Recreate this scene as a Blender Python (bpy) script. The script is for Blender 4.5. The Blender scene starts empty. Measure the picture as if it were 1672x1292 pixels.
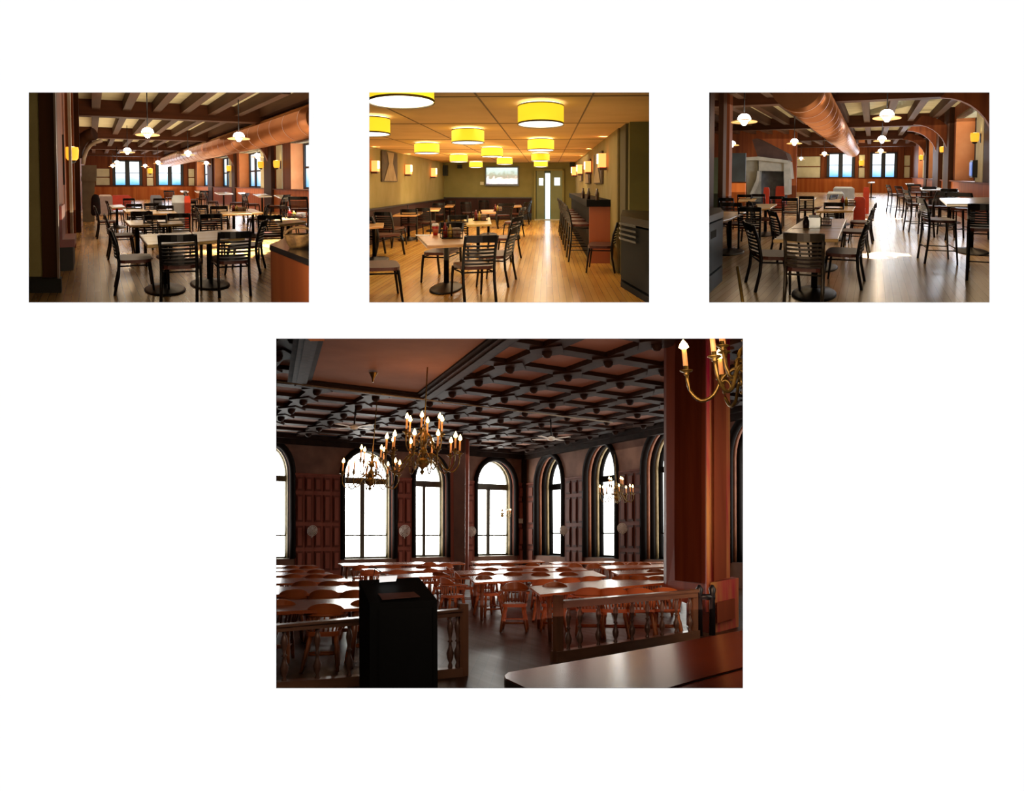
import bpy, math, random
from mathutils import Vector, Matrix
random.seed(7)
SC = bpy.context.scene
COL = SC.collection
F, CX, PY = 1150.0, 836.0, 340.0      # focal length and optical axis of the one camera, in pixels of the 1672x1292 frame
PI = math.pi

# ---------------------------------------------------------------- colours and materials
def lin(h):
    h = h.lstrip('#')
    c = [int(h[i:i+2], 16)/255 for i in (0, 2, 4)]
    return tuple(x/12.92 if x <= .04045 else ((x+.055)/1.055)**2.4 for x in c) + (1,)
MATS = {}
def mat(name, c, rough=.6, metal=0, c2=None, scale=6, stretch=(1, 1, 1), emit=0, bump=0, kind='noise', detail=4, coat=0, spec=None, ec=None):
    if name in MATS: return MATS[name]
    m = bpy.data.materials.new(name); m.use_nodes = True
    nt = m.node_tree; N = nt.nodes; L = nt.links
    b = N['Principled BSDF']
    b.inputs['Base Color'].default_value = lin(c)
    b.inputs['Roughness'].default_value = rough
    b.inputs['Metallic'].default_value = metal
    if coat: b.inputs['Coat Weight'].default_value = coat; b.inputs['Coat Roughness'].default_value = .12
    if spec is not None: b.inputs['Specular IOR Level'].default_value = spec
    if c2 is None: c2 = c; 
    tc = N.new('ShaderNodeTexCoord'); mp = N.new('ShaderNodeMapping')
    mp.inputs['Scale'].default_value = stretch
    L.new(tc.outputs['Object'], mp.inputs['Vector'])
    t = N.new('ShaderNodeTexNoise'); t.inputs['Scale'].default_value = scale; t.inputs['Detail'].default_value = detail
    L.new(mp.outputs[0], t.inputs['Vector'])
    r = N.new('ShaderNodeValToRGB')
    r.color_ramp.elements[0].position = .35; r.color_ramp.elements[1].position = .65
    a1, a2 = lin(c), lin(c2)
    if c == c2: a1 = tuple(x*.92 for x in a1[:3])+(1,); a2 = tuple(min(1, x*1.06) for x in a2[:3])+(1,)
    r.color_ramp.elements[0].color = a1; r.color_ramp.elements[1].color = a2
    L.new(t.outputs['Fac'], r.inputs['Fac']); L.new(r.outputs['Color'], b.inputs['Base Color'])
    if emit:
        b.inputs['Emission Strength'].default_value = emit
        b.inputs['Emission Color'].default_value = lin(ec or c)
    if bump:
        bp = N.new('ShaderNodeBump'); bp.inputs['Strength'].default_value = bump; bp.inputs['Distance'].default_value = .02
        L.new(t.outputs['Fac'], bp.inputs['Height']); L.new(bp.outputs[0], b.inputs['Normal'])
    MATS[name] = m
    return m
def wood(name, c, c2, rough=.45, scale=3, along='z', coat=0, spec=None, bump=.08):
    st = {'x': (.12, 2, 2), 'y': (2, .12, 2), 'z': (2, 2, .12)}[along]
    return mat(name, c, rough, 0, c2, scale, st, bump=bump, detail=6, coat=coat, spec=spec)
def plank_floor(name, c1, c2, gap, w=.1, ln=3, rough=.25, sheen=.5, rot=0.0):
    if name in MATS: return MATS[name]
    m = bpy.data.materials.new(name); m.use_nodes = True
    nt = m.node_tree; N = nt.nodes; L = nt.links; b = N['Principled BSDF']
    tc = N.new('ShaderNodeTexCoord'); mp = N.new('ShaderNodeMapping')
    mp.inputs['Rotation'].default_value = (0, 0, PI/2+rot)
    L.new(tc.outputs['Object'], mp.inputs['Vector'])
    br = N.new('ShaderNodeTexBrick')
    br.inputs['Color1'].default_value = lin(c1); br.inputs['Color2'].default_value = lin(c2); br.inputs['Mortar'].default_value = lin(gap)
    br.inputs['Scale'].default_value = 1; br.inputs['Mortar Size'].default_value = .004
    br.inputs['Brick Width'].default_value = ln; br.inputs['Row Height'].default_value = w
    L.new(mp.outputs[0], br.inputs['Vector'])
    t = N.new('ShaderNodeTexNoise'); t.inputs['Scale'].default_value = .9; t.inputs['Detail'].default_value = 5
    mp2 = N.new('ShaderNodeMapping'); mp2.inputs['Scale'].default_value = (6, .4, 1)
    L.new(tc.outputs['Object'], mp2.inputs['Vector']); L.new(mp2.outputs[0], t.inputs['Vector'])
    mx = N.new('ShaderNodeMixRGB'); mx.blend_type = 'OVERLAY'; mx.inputs['Fac'].default_value = .5
    L.new(br.outputs['Color'], mx.inputs[1]); L.new(t.outputs['Fac'], mx.inputs[2]); L.new(mx.outputs[0], b.inputs['Base Color'])
    mr = N.new('ShaderNodeMapRange'); mr.inputs[3].default_value = rough*.7; mr.inputs[4].default_value = rough*1.4
    L.new(t.outputs['Fac'], mr.inputs[0]); L.new(mr.outputs[0], b.inputs['Roughness'])
    b.inputs['Specular IOR Level'].default_value = sheen
    MATS[name] = m
    return m
def pane_mat(name, top, bottom, z0, z1, strength):
    """bright daylight seen through glass: paler above, bluer low down (world-independent, in the pane's own height)"""
    m = bpy.data.materials.new(name); m.use_nodes = True
    nt = m.node_tree; N = nt.nodes; L = nt.links; b = N['Principled BSDF']
    b.inputs['Base Color'].default_value = (.02, .03, .04, 1); b.inputs['Roughness'].default_value = .15
    tc = N.new('ShaderNodeTexCoord'); sp = N.new('ShaderNodeSeparateXYZ'); L.new(tc.outputs['Object'], sp.inputs[0])
    nz = N.new('ShaderNodeTexNoise'); nz.inputs['Scale'].default_value = 1.5; L.new(tc.outputs['Object'], nz.inputs['Vector'])
    ad = N.new('ShaderNodeMath'); ad.operation = 'MULTIPLY_ADD'; ad.inputs[1].default_value = .5
    L.new(nz.outputs['Fac'], ad.inputs[0]); L.new(sp.outputs['Z'], ad.inputs[2])
    mr = N.new('ShaderNodeMapRange'); mr.inputs[1].default_value = z0+.25; mr.inputs[2].default_value = z1+.25
    L.new(ad.outputs[0], mr.inputs[0])
    r = N.new('ShaderNodeValToRGB'); r.color_ramp.elements[0].color = lin(bottom); r.color_ramp.elements[1].color = lin(top)
    L.new(mr.outputs[0], r.inputs['Fac']); L.new(r.outputs[0], b.inputs['Emission Color'])
    b.inputs['Emission Strength'].default_value = strength
    return m

# ---------------------------------------------------------------- mesh builder
class MB:
    def __init__(s): s.v = []; s.f = []; s.sm = []
    def add(s, vs, fs, smooth=False):
        n = len(s.v); s.v += [tuple(p) for p in vs]; s.f += [tuple(n+i for i in f) for f in fs]; s.sm += [smooth]*len(fs); return s
    def hexa(s, p):   # p: bottom 4 (ccw), top 4
        return s.add(p, [(3, 2, 1, 0), (4, 5, 6, 7), (0, 1, 5, 4), (1, 2, 6, 5), (2, 3, 7, 6), (3, 0, 4, 7)])
    def box(s, x0, x1, y0, y1, z0, z1):
        return s.hexa([(x0, y0, z0), (x1, y0, z0), (x1, y1, z0), (x0, y1, z0), (x0, y0, z1), (x1, y0, z1), (x1, y1, z1), (x0, y1, z1)])
    def prism(s, poly, vec, smooth=False):
        vec = Vector(vec); n = len(poly); a = [Vector(p) for p in poly]; b = [p+vec for p in a]
        fs = [tuple(range(n-1, -1, -1)), tuple(range(n, 2*n))]+[(i, (i+1) % n, n+(i+1) % n, n+i) for i in range(n)]
        return s.add(a+b, fs, smooth)
    def tube(s, pts, r, n=8, cap=True, flat=1.0, up=(0, 0, 1)):
        pts = [Vector(p) for p in pts]; rs = r if isinstance(r, (list, tuple)) else [r]*len(pts)
        vs = []; ref = Vector(up)
        for i, p in enumerate(pts):
            t = (pts[min(i+1, len(pts)-1)]-pts[max(i-1, 0)]).normalized()
            rf = ref if abs(t.dot(ref)) < .95 else Vector((0, 1, 0)) if abs(t.y) < .9 else Vector((1, 0, 0))
            a = t.cross(rf).normalized(); b = a.cross(t).normalized()
            for k in range(n):
                q = 2*PI*k/n; vs.append(p+(a*math.cos(q)+b*math.sin(q)*flat)*rs[i])
        fs = [(i*n+k, i*n+(k+1) % n, (i+1)*n+(k+1) % n, (i+1)*n+k) for i in range(len(pts)-1) for k in range(n)]
        s.add(vs, fs, True)
        if cap: m = len(s.v)-len(vs); s.f += [tuple(m+k for k in range(n-1, -1, -1)), tuple(m+(len(pts)-1)*n+k for k in range(n))]; s.sm += [False]*2
        return s
    def lathe(s, prof, n=16, c=(0, 0, 0), sx=1, sy=1, cap=True):
        vs = [(c[0]+r*math.cos(2*PI*k/n)*sx, c[1]+r*math.sin(2*PI*k/n)*sy, c[2]+z) for r, z in prof for k in range(n)]
        fs = [(i*n+k, i*n+(k+1) % n, (i+1)*n+(k+1) % n, (i+1)*n+k) for i in range(len(prof)-1) for k in range(n)]
        s.add(vs, fs, True); m = len(s.v)-len(vs)
        if not cap: return s
        if prof[0][0] > 1e-4: s.f.append(tuple(m+k for k in range(n-1, -1, -1))); s.sm.append(False)
        if prof[-1][0] > 1e-4: s.f.append(tuple(m+(len(prof)-1)*n+k for k in range(n))); s.sm.append(False)
        return s
    def mesh(s, name, material):
        me = bpy.data.meshes.new(name); me.from_pydata(s.v, [], s.f); me.update()
        me.polygons.foreach_set('use_smooth', s.sm); me.materials.append(material); return me
    def xf(s, M, start=0):
        s.v[start:] = [tuple(M @ Vector(p)) for p in s.v[start:]]; return s

def link(name, me, M=None, parent=None):
    o = bpy.data.objects.new(name, me); COL.objects.link(o)
    if parent is not None: o.parent = parent
    if M is not None: o.matrix_basis = M
    return o
def tag(o, label, cat, group=None, kind=None):
    o['label'] = label; o['category'] = cat
    if group: o['group'] = group
    if kind: o['kind'] = kind
    return o

# ---------------------------------------------------------------- one dining hall seen through one picture opening
class Room:
    """A rigid room: floor at Z=0, room Y runs along the hall. uvp, vh: where the hall's long lines vanish; H: eye height."""
    def __init__(s, uvp, vh, H, rect, k, where):
        s.H = H; s.rect = rect; s.k = k; s.vh = vh; s.where = where
        th = math.atan((PY-vh)/F); a = math.atan((uvp-CX)*math.cos(th)/F)
        s.R = Matrix.Rotation(th, 3, 'X') @ Matrix.Rotation(-a, 3, 'Z'); s.RT = s.R.transposed()
        s.M = s.R.to_4x4() @ Matrix.Translation((0, 0, -H)); s.eye = Vector((0, 0, H))
    def d(s, u, v): return s.RT @ Vector(((u-CX)/F, 1, -(v-PY)/F))
    def at(s, u, v, Z=0.0):
        d = s.d(u, v); return s.eye+d*((Z-s.H)/d.z)
    def onp(s, u, v, p, n):
        d = s.d(u, v); return s.eye+d*((Vector(p)-s.eye).dot(n)/d.dot(n))
    def onX(s, u, v, X): d = s.d(u, v); return s.eye+d*(X/d.x)
    def onY(s, u, v, Y): d = s.d(u, v); return s.eye+d*(Y/d.y)
    def near(s, u, v, P):     # the point on this line of sight as far off as P
        f = s.RT @ Vector((0, 1, 0)); f.z = 0; f.normalize(); return s.onp(u, v, P, f)
    def struct(s, name, mb, material, parent=None, kind='structure'):
        o = link(name, mb.mesh(name, material), None if parent else s.M, parent)
        if not parent: o['kind'] = kind
        return o
    def place(s, kit, P, phi=0, label='', cat='', name=None, group=None, scale=1, face='view', k=None, sz=None):
        P = Vector(P); az = math.atan2(P.x, P.y) if face == 'view' else 0
        k = s.k if k is None else k; ph = math.radians(phi)
        if 40 < abs(phi) < 140 and kit['cat'] in ('chair', 'stool'): ph = math.copysign(math.atan2(k*abs(math.sin(ph)), math.cos(ph)), ph)
        yaw = -(az+ph)
        sx = math.hypot(math.cos(yaw), k*math.sin(yaw))*scale; sy = math.hypot(math.sin(yaw), k*math.cos(yaw))*scale
        M = s.M @ Matrix.Translation(P) @ Matrix.Rotation(yaw, 4, 'Z') @ Matrix.Diagonal((sx, sy, sz or scale, 1))
        root = link(name or kit['name'], None, M); root.empty_display_size = .2
        for (pn, me, lm, subs) in kit['parts']:
            c = link(pn, me, lm, root)
            for (sn, sme) in subs: link(sn, sme, None, c)
        tag(root, label, cat or kit['cat'], group)
        return root
def kit(name, cat, parts):
    out = []
    for p in parts:
        n, me = p[0], p[1]; lm = p[2] if len(p) > 2 else None; subs = p[3] if len(p) > 3 else []
        out.append((n, me, lm, subs))
    return {'name': name, 'cat': cat, 'parts': out}
R1 = Room(150, 298, 1.57, (47, 151, 504.5, 494), 2.3, 'top left photo')
R2 = Room(893, 302, 1.57, (603, 151, 1060, 494), 2.3, 'top middle photo')
R3 = Room(1425, 285, 1.57, (1158, 151, 1615.5, 494), 2.3, 'top right photo')
R4 = Room(200, 874, 1.70, (451, 553, 1213, 1124), 1.15, 'large lower photo')

# ---------------------------------------------------------------- the white sheet with its four picture openings
def white_sheet():
    D = 3.6
    xs = sorted({-400, 47, 451, 504.5, 603, 1060, 1158, 1213, 1615.5, 2100}); ys = [-500, 151, 494, 553, 1124, 1800]
    rects = [r.rect for r in (R1, R2, R3, R4)]
    f = MB(); b = MB(); t = .002
    P = lambda u, v, y: ((u-CX)/F*D, y, -(v-PY)/F*D)
    for i in range(len(xs)-1):
        for j in range(len(ys)-1):
            cx, cy = (xs[i]+xs[i+1])/2, (ys[j]+ys[j+1])/2
            if any(r[0] < cx < r[2] and r[1] < cy < r[3] for r in rects): continue
            for m, y in ((f, D), (b, D+t)):
                m.add([P(xs[i], ys[j+1], y), P(xs[i+1], ys[j+1], y), P(xs[i+1], ys[j], y), P(xs[i], ys[j], y)], [(0, 1, 2, 3)])
    for r in rects:
        for (a, c) in (((r[0], r[1]), (r[2], r[1])), ((r[2], r[1]), (r[2], r[3])), ((r[2], r[3]), (r[0], r[3])), ((r[0], r[3]), (r[0], r[1]))):
            b.add([P(*a, D), P(*c, D), P(*c, D+t), P(*a, D+t)], [(0, 1, 2, 3)])
    w = mat('white_paper', '#ffffff', .9, emit=1.0, ec='#ffffff'); k = mat('sheet_back', '#0a0a0a', .95)  # the sheet glows by itself; its even brightness is put in as emission
    w.node_tree.nodes['Principled BSDF'].inputs['Specular IOR Level'].default_value = 0
    o = link('wall_front', f.mesh('wall_front', w)); o['kind'] = 'structure'
    o['label'] = 'plain white sheet around the four pictures'
    link('backing', b.mesh('backing', k), None, o)
    # dark partitions in the gaps between the halls, so that no hall lights another
    k2 = mat('partition_black', '#060606', .95)
    Y0, Y1 = D+.05, 95
    for n, (a, c) in enumerate((((553, 130), (553, 523)), ((1109, 130), (1109, 523)), ((0, 523), (1672, 523)), ((20,110),(20,523)), ((1645,110),(1645,523)), ((0,120),(1672,120)))):
        m = MB(); q = lambda p, y: ((p[0]-CX)/F*y, y, -(p[1]-PY)/F*y)
        m.add([q(a, Y0), q(c, Y0), q(c, Y1), q(a, Y1)], [(0, 1, 2, 3)])
        p = link('partition', m.mesh('partition', k2)); p['kind'] = 'structure'
white_sheet()
def area(R, P, target, size, power, color='#ffffff', sy=None, spread=180, name='area_light'):
    l = bpy.data.lights.new(name, 'AREA'); l.energy = power; l.color = lin(color)[:3]; l.shape = 'RECTANGLE'
    l.size = size; l.size_y = sy or size; l.spread = math.radians(spread)
    o = bpy.data.objects.new(name, l); COL.objects.link(o)
    w = R.M @ Vector(P); t = R.M @ Vector(target)
    o.matrix_world = Matrix.Translation(w) @ (t-w).to_track_quat('-Z', 'Y').to_matrix().to_4x4()
    return o
def point(R, P, power, color='#ffd9a0', r=.08):
    l = bpy.data.lights.new('point_light', 'POINT'); l.energy = power; l.color = lin(color)[:3]; l.shadow_soft_size = r
    o = bpy.data.objects.new('point_light', l); COL.objects.link(o); o.location = R.M @ Vector(P); return o
# ---------------------------------------------------------------- shared materials
black_metal = mat('black_metal', '#0f0c0b', .4, 0, '#151110', spec=.25)
seat_wood = wood('seat_wood', '#43211a', '#5a3024', .42, 4, 'x', spec=.22)
maple = wood('maple_top', '#d6a866', '#e6c084', .25, 3, 'x', spec=.4)
brass = mat('old_brass', '#6e5426', .35, .8, '#8d7136')
# ---------------------------------------------------------------- ladder back chairs and stools
def slat_chair(name, cat, seat_z, top_z, metal, seatm, rungs):
    w, d = .2, .2
    def rear(s):
        return MB().tube([(s*w, -d-.06, 0), (s*w, -d-.01, seat_z*.6), (s*w, -d, seat_z), (s*w, -d-.03, (seat_z+top_z)/2), (s*w, -d-.10, top_z)], .019, 8)
    def front(s):
        return MB().tube([(s*(w+.0), d+.03, 0), (s*w, d-.005, seat_z*.7), (s*w*.97, d-.02, seat_z-.01)], [.014, .018, .020], 8)
    seat = MB(); n = 20; prof = []
    for i in range(n):
        a = 2*PI*i/n; c, s_ = math.cos(a), math.sin(a)
        prof.append((math.copysign(abs(c)**.45, c)*.215, math.copysign(abs(s_)**.45, s_)*.215+.0, seat_z-.012))
    seat.prism(prof, (0, 0, .045))
    back = MB()
    def slat(z, h, t=.012):
        f = (z-seat_z)/(top_z-seat_z); y0 = -d-.02-.08*f*f
        pts = [(-w+2*w*i/6, y0-.035*math.sin(PI*i/6)) for i in range(7)]
        vs = []
        for (x, y) in pts: vs += [(x, y-t/2, z-h/2), (x, y+t/2, z-h/2), (x, y+t/2, z+h/2), (x, y-t/2, z+h/2)]
        fs = []
        for i in range(6):
            a = i*4; b_ = a+4
            fs += [(a, a+1, b_+1, b_), (a+1, a+2, b_+2, b_+1), (a+2, a+3, b_+3, b_+2), (a+3, a, b_, b_+3)]
        fs += [(0, 3, 2, 1), (24, 25, 26, 27)]
        back.add(vs, fs)
    H = top_z-seat_z
    slat(top_z-.042, .095)
    for i in range(6): slat(seat_z+.07+(H-.21)*i/5.0, .026)
    fr = MB(); z = seat_z-.05
    for s in (-1, 1): fr.tube([(s*w, -d, z), (s*w, d-.01, z)], .011, 6)
    fr.tube([(-w, -d, z), (w, -d, z)], .011, 6); fr.tube([(-w, d-.01, z), (w, d-.01, z)], .011, 6)
    for zz in rungs:
        for s in (-1, 1): fr.tube([(s*w, -d-.02, zz), (s*w, d+.005, zz)], .01, 6)
        fr.tube([(-w, d+.01, zz+.04), (w, d+.01, zz+.04)], .01, 6)
        fr.tube([(-w, -d-.03, zz+.04), (w, -d-.03, zz+.04)], .01, 6)
    return kit(name, cat, [('seat', seat.mesh('seat', seatm)), ('backrest', back.mesh('backrest', metal)),
        ('leg', rear(-1).mesh('leg', metal)), ('leg', rear(1).mesh('leg', metal)), ('leg', front(-1).mesh('leg', metal)), ('leg', front(1).mesh('leg', metal)),
        ('stretcher', fr.mesh('stretcher', metal))])
K_CHAIR = slat_chair('slat_back_chair', 'chair', .45, .90, black_metal, seat_wood, [])
brown_metal = mat('bronze_metal', '#3b3022', .4, .3, '#2a221a')
K_CHAIR_BROWN = slat_chair('slat_back_chair', 'chair', .45, .90, brown_metal, seat_wood, [])
K_STOOL = slat_chair('bar_stool', 'stool', .74, 1.14, black_metal, seat_wood, [.24])

# ---------------------------------------------------------------- pedestal tables from the four corners of their tops
def pedestal_table(R, corners, Z, label, group=None, top_m=None, th=.045, base_r=.27, name='pedestal_table', cat='table', bases=((.5, .5),), k=None, edge_m=None):
    """corners: front-left, front-right, back-right, back-left as seen, on the plane of the top"""
    P = [R.at(u, v, Z) for u, v in corners]; c = sum(P, Vector())/4; c.z = 0
    root = link(name, None, R.M @ Matrix.Translation(c)); tag(root, label, cat, group)
    L = [p-c for p in P]
    top = MB().prism([(p.x, p.y, Z-th) for p in L], (0, 0, th))
    o = link('table_top', top.mesh('table_top', top_m or maple), None, root)
    bv = o.modifiers.new('edge', 'BEVEL'); bv.width = .012; bv.segments = 2
    k = k or R.k
    for (a, b) in bases:
        q = (L[0]*(1-a)+L[1]*a)*(1-b)+(L[3]*(1-a)+L[2]*a)*b
        s = MB().lathe([(.04, .03), (.04, Z-th-.03), (.09, Z-th-.005)], 12, (q.x, q.y, 0))
        link('column', s.mesh('column', black_metal), None, root)
        s = MB().lathe([(base_r, 0), (base_r, .012), (base_r*.9, .03), (.07, .06), (.045, .09)], 24, (q.x, q.y, 0), 1, k*1.15)
        link('base', s.mesh('base', black_metal), None, root)
    return root

# ---------------------------------------------------------------- table-top things
def caddy_kit():
    wire = mat('wire_black', '#1a1512', .4, .6); p = []
    r = MB(); r.box(-.12, .12, -.08, .08, 0, .012)
    for z in (.05, .09):
        r.tube([(-.12, -.08, z), (.12, -.08, z), (.12, .08, z), (-.12, .08, z), (-.12, -.08, z)], .004, 5)
    for x in (-.12, 0, .12):
        for y in (-.08, .08): r.tube([(x, y, 0), (x, y, .09)], .004, 5)
    p.append(('rack', r.mesh('rack', wire)))
    def bottle(x, y, c, h, rr, nm):
        return (nm, MB().lathe([(rr, 0), (rr, h*.65), (rr*.45, h*.82), (rr*.4, h)], 12, (x, y, .012)).mesh(nm, mat('sauce_'+c[1:], c, .3, spec=.6)))
    p.append(bottle(-.08, -.03, '#7a1712', .16, .028, 'sauce_bottle')); p.append(bottle(-.02, -.03, '#c9a441', .14, .026, 'sauce_bottle'))
    p.append(bottle(-.05, .04, '#eceae4', .11, .024, 'salt_shaker'))
    pk = MB()
    for i in range(7): pk.hexa([(.02+i*.012, -.06, .015), (.028+i*.012, -.06, .015), (.028+i*.012, .06, .015), (.02+i*.012, .06, .015), (.018+i*.013, -.06, .11), (.026+i*.013, -.06, .11), (.026+i*.013, .06, .11), (.018+i*.013, .06, .11)])
    p.append(('packets', pk.mesh('packets', mat('packets', '#b9a890', .7, 0, '#8c5a48', 14))))
    return kit('condiment_caddy', 'caddy', p)
K_CADDY = caddy_kit()
K_NAPKINS = kit('napkin_holder', 'napkin holder', [
    ('case', MB().box(-.07, .07, -.05, .05, 0, .012).box(-.07, .07, -.05, -.04, .012, .12).box(-.07, .07, .04, .05, .012, .12).mesh('case', mat('chrome', '#9aa0a6', .2, .9))),
    ('napkins', MB().box(-.06, .06, -.038, .038, .012, .15).mesh('napkins', mat('napkin', '#f2f2ee', .9)))])

# ---------------------------------------------------------------- lamps
glow_white = mat('lamp_glow', '#fffdf4', .5, emit=9, ec='#fffaf0')
def pendant_kit(length):
    cord = MB().tube([(0, 0, .26), (0, 0, length)], .012, 6)
    dome = MB().lathe([(.14, .07), (.135, .13), (.11, .18), (.06, .215), (.0, .225)], 20)
    brim = MB().lathe([(.12, .085), (.27, .045), (.275, .035), (.27, .030), (.12, .07)], 24)
    bulb = MB().lathe([(.0, -.045), (.04, -.035), (.06, 0), (.08, .04), (.10, .08)], 16)
    return kit('pendant_lamp', 'lamp', [
        ('cord', cord.mesh('cord', black_metal)), ('globe', dome.mesh('globe', glow_white)),
        ('brim', brim.mesh('brim', mat('brim_cream', '#f1c98c', .5, emit=.55, ec='#ffc070'))), ('bulb', bulb.mesh('bulb', glow_white))])
K_PENDANT = pendant_kit(1.1)
def sconce_kit():
    amber = mat('amber_glass', '#e89a2a', .5, emit=1.25, ec='#ffac2e')
    hot = mat('amber_core', '#fff0b0', .5, emit=7, ec='#ffe9a0')
    return kit('wall_sconce', 'sconce', [
        ('backplate', MB().box(-.05, .05, .0, .02, -.16, .1).mesh('backplate', black_metal)),
        ('shade', MB().lathe([(.07, -.13), (.10, -.09), (.11, .06), (.10, .12)], 14, (0, -.12, 0)).mesh('shade', amber), None,
            [('bulb', MB().lathe([(.0, .0), (.05, .03), (.085, .12), (.0, .13)], 10, (0, -.12, 0)).mesh('bulb', hot))]),
        ('cup', MB().lathe([(.0, -.19), (.05, -.17), (.075, -.12)], 12, (0, -.12, 0)).mesh('cup', black_metal))])
K_SCONCE = sconce_kit()
# ---------------------------------------------------------------- wooden captain's chair
def captain_kit():
    w = wood('chair_oak', '#8f4a22', '#ab6230', .35, 3, 'z', spec=.4); w2 = wood('chair_rail', '#964a1e', '#b8622c', .32, 3, 'x', spec=.45)
    parts = []
    st = MB(); n = 24
    st.prism([(math.copysign(abs(math.cos(2*PI*i/n))**.6, math.cos(2*PI*i/n))*.24, math.copysign(abs(math.sin(2*PI*i/n))**.6, math.sin(2*PI*i/n))*.23, .42) for i in range(n)], (0, 0, .055))
    parts.append(('seat', st.mesh('seat', w2)))
    for sx in (-1, 1):
        for sy in (-1, 1):
            x0, y0, x1, y1 = sx*.17, sy*.16, sx*.24, sy*.23
            f = lambda t: (x0+(x1-x0)*t, y0+(y1-y0)*t, .43*(1-t))
            parts.append(('leg', MB().tube([f(0), f(.2), f(.35), f(.45), f(.55), f(.8), f(1)], [.024, .034, .025, .033, .032, .027, .021], 8).mesh('leg', w)))
    sr = MB()
    for sx in (-1, 1): sr.tube([(sx*.205, -.195, .2), (sx*.205, .195, .2)], .012, 6)
    sr.tube([(-.2, 0, .2), (.2, 0, .2)], .012, 6); sr.tube([(-.215, .2, .15), (.215, .2, .15)], .019, 6)
    parts.append(('stretcher', sr.mesh('stretcher', w)))
    # curved arm bow and tall crest at the back
    bow = []
    for i in range(17):
        a = PI+PI*i/16; bow.append((math.cos(a)*.265, math.sin(a)*.24+(-.02 if 0 < i < 16 else 0), .68))
    bow = [(-.27, .2, .665)]+bow+[(.27, .2, .665)]
    ar = MB().tube(bow, .036, 8, flat=.6)
    parts.append(('armrest', ar.mesh('armrest', w2)))
    cr = MB(); vs = []; m = 14
    for i in range(m+1):
        a = PI*1.14+PI*.72*i/m; h = .155*(math.sin(PI*i/m)**.45 if 0 < i < m else .25)
        for (rr, z) in ((.25, .675), (.285, .675), (.30, .675+h), (.27, .675+h)): vs.append((math.cos(a)*rr, math.sin(a)*rr*.92-.015, z))
    fs = []
    for i in range(m):
        a = i*4; b_ = a+4
        fs += [(a, a+1, b_+1, b_), (a+1, a+2, b_+2, b_+1), (a+2, a+3, b_+3, b_+2), (a+3, a, b_, b_+3)]
    fs += [(0, 3, 2, 1), (m*4, m*4+1, m*4+2, m*4+3)]; cr.add(vs, fs, False)
    parts.append(('crest_rail', cr.mesh('crest_rail', w2)))
    sp = MB()
    for i in range(11):
        a = PI*1.04+PI*.92*i/10
        b0 = (math.cos(a)*.215, math.sin(a)*.205, .46); b1 = (math.cos(a)*.265, math.sin(a)*.25-.01, .67)
        mid = tuple((p+q)/2 for p, q in zip(b0, b1)); sp.tube([b0, mid, b1], [.011, .017, .011], 6)
    for s in (-1, 1): sp.tube([(s*.22, .13, .46), (s*.25, .15, .56), (s*.268, .16, .66)], [.011, .018, .011], 6)
    parts.append(('spindles', sp.mesh('spindles', w)))
    return kit('captain_chair', 'chair', parts)
K_CAPTAIN = captain_kit()
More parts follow.
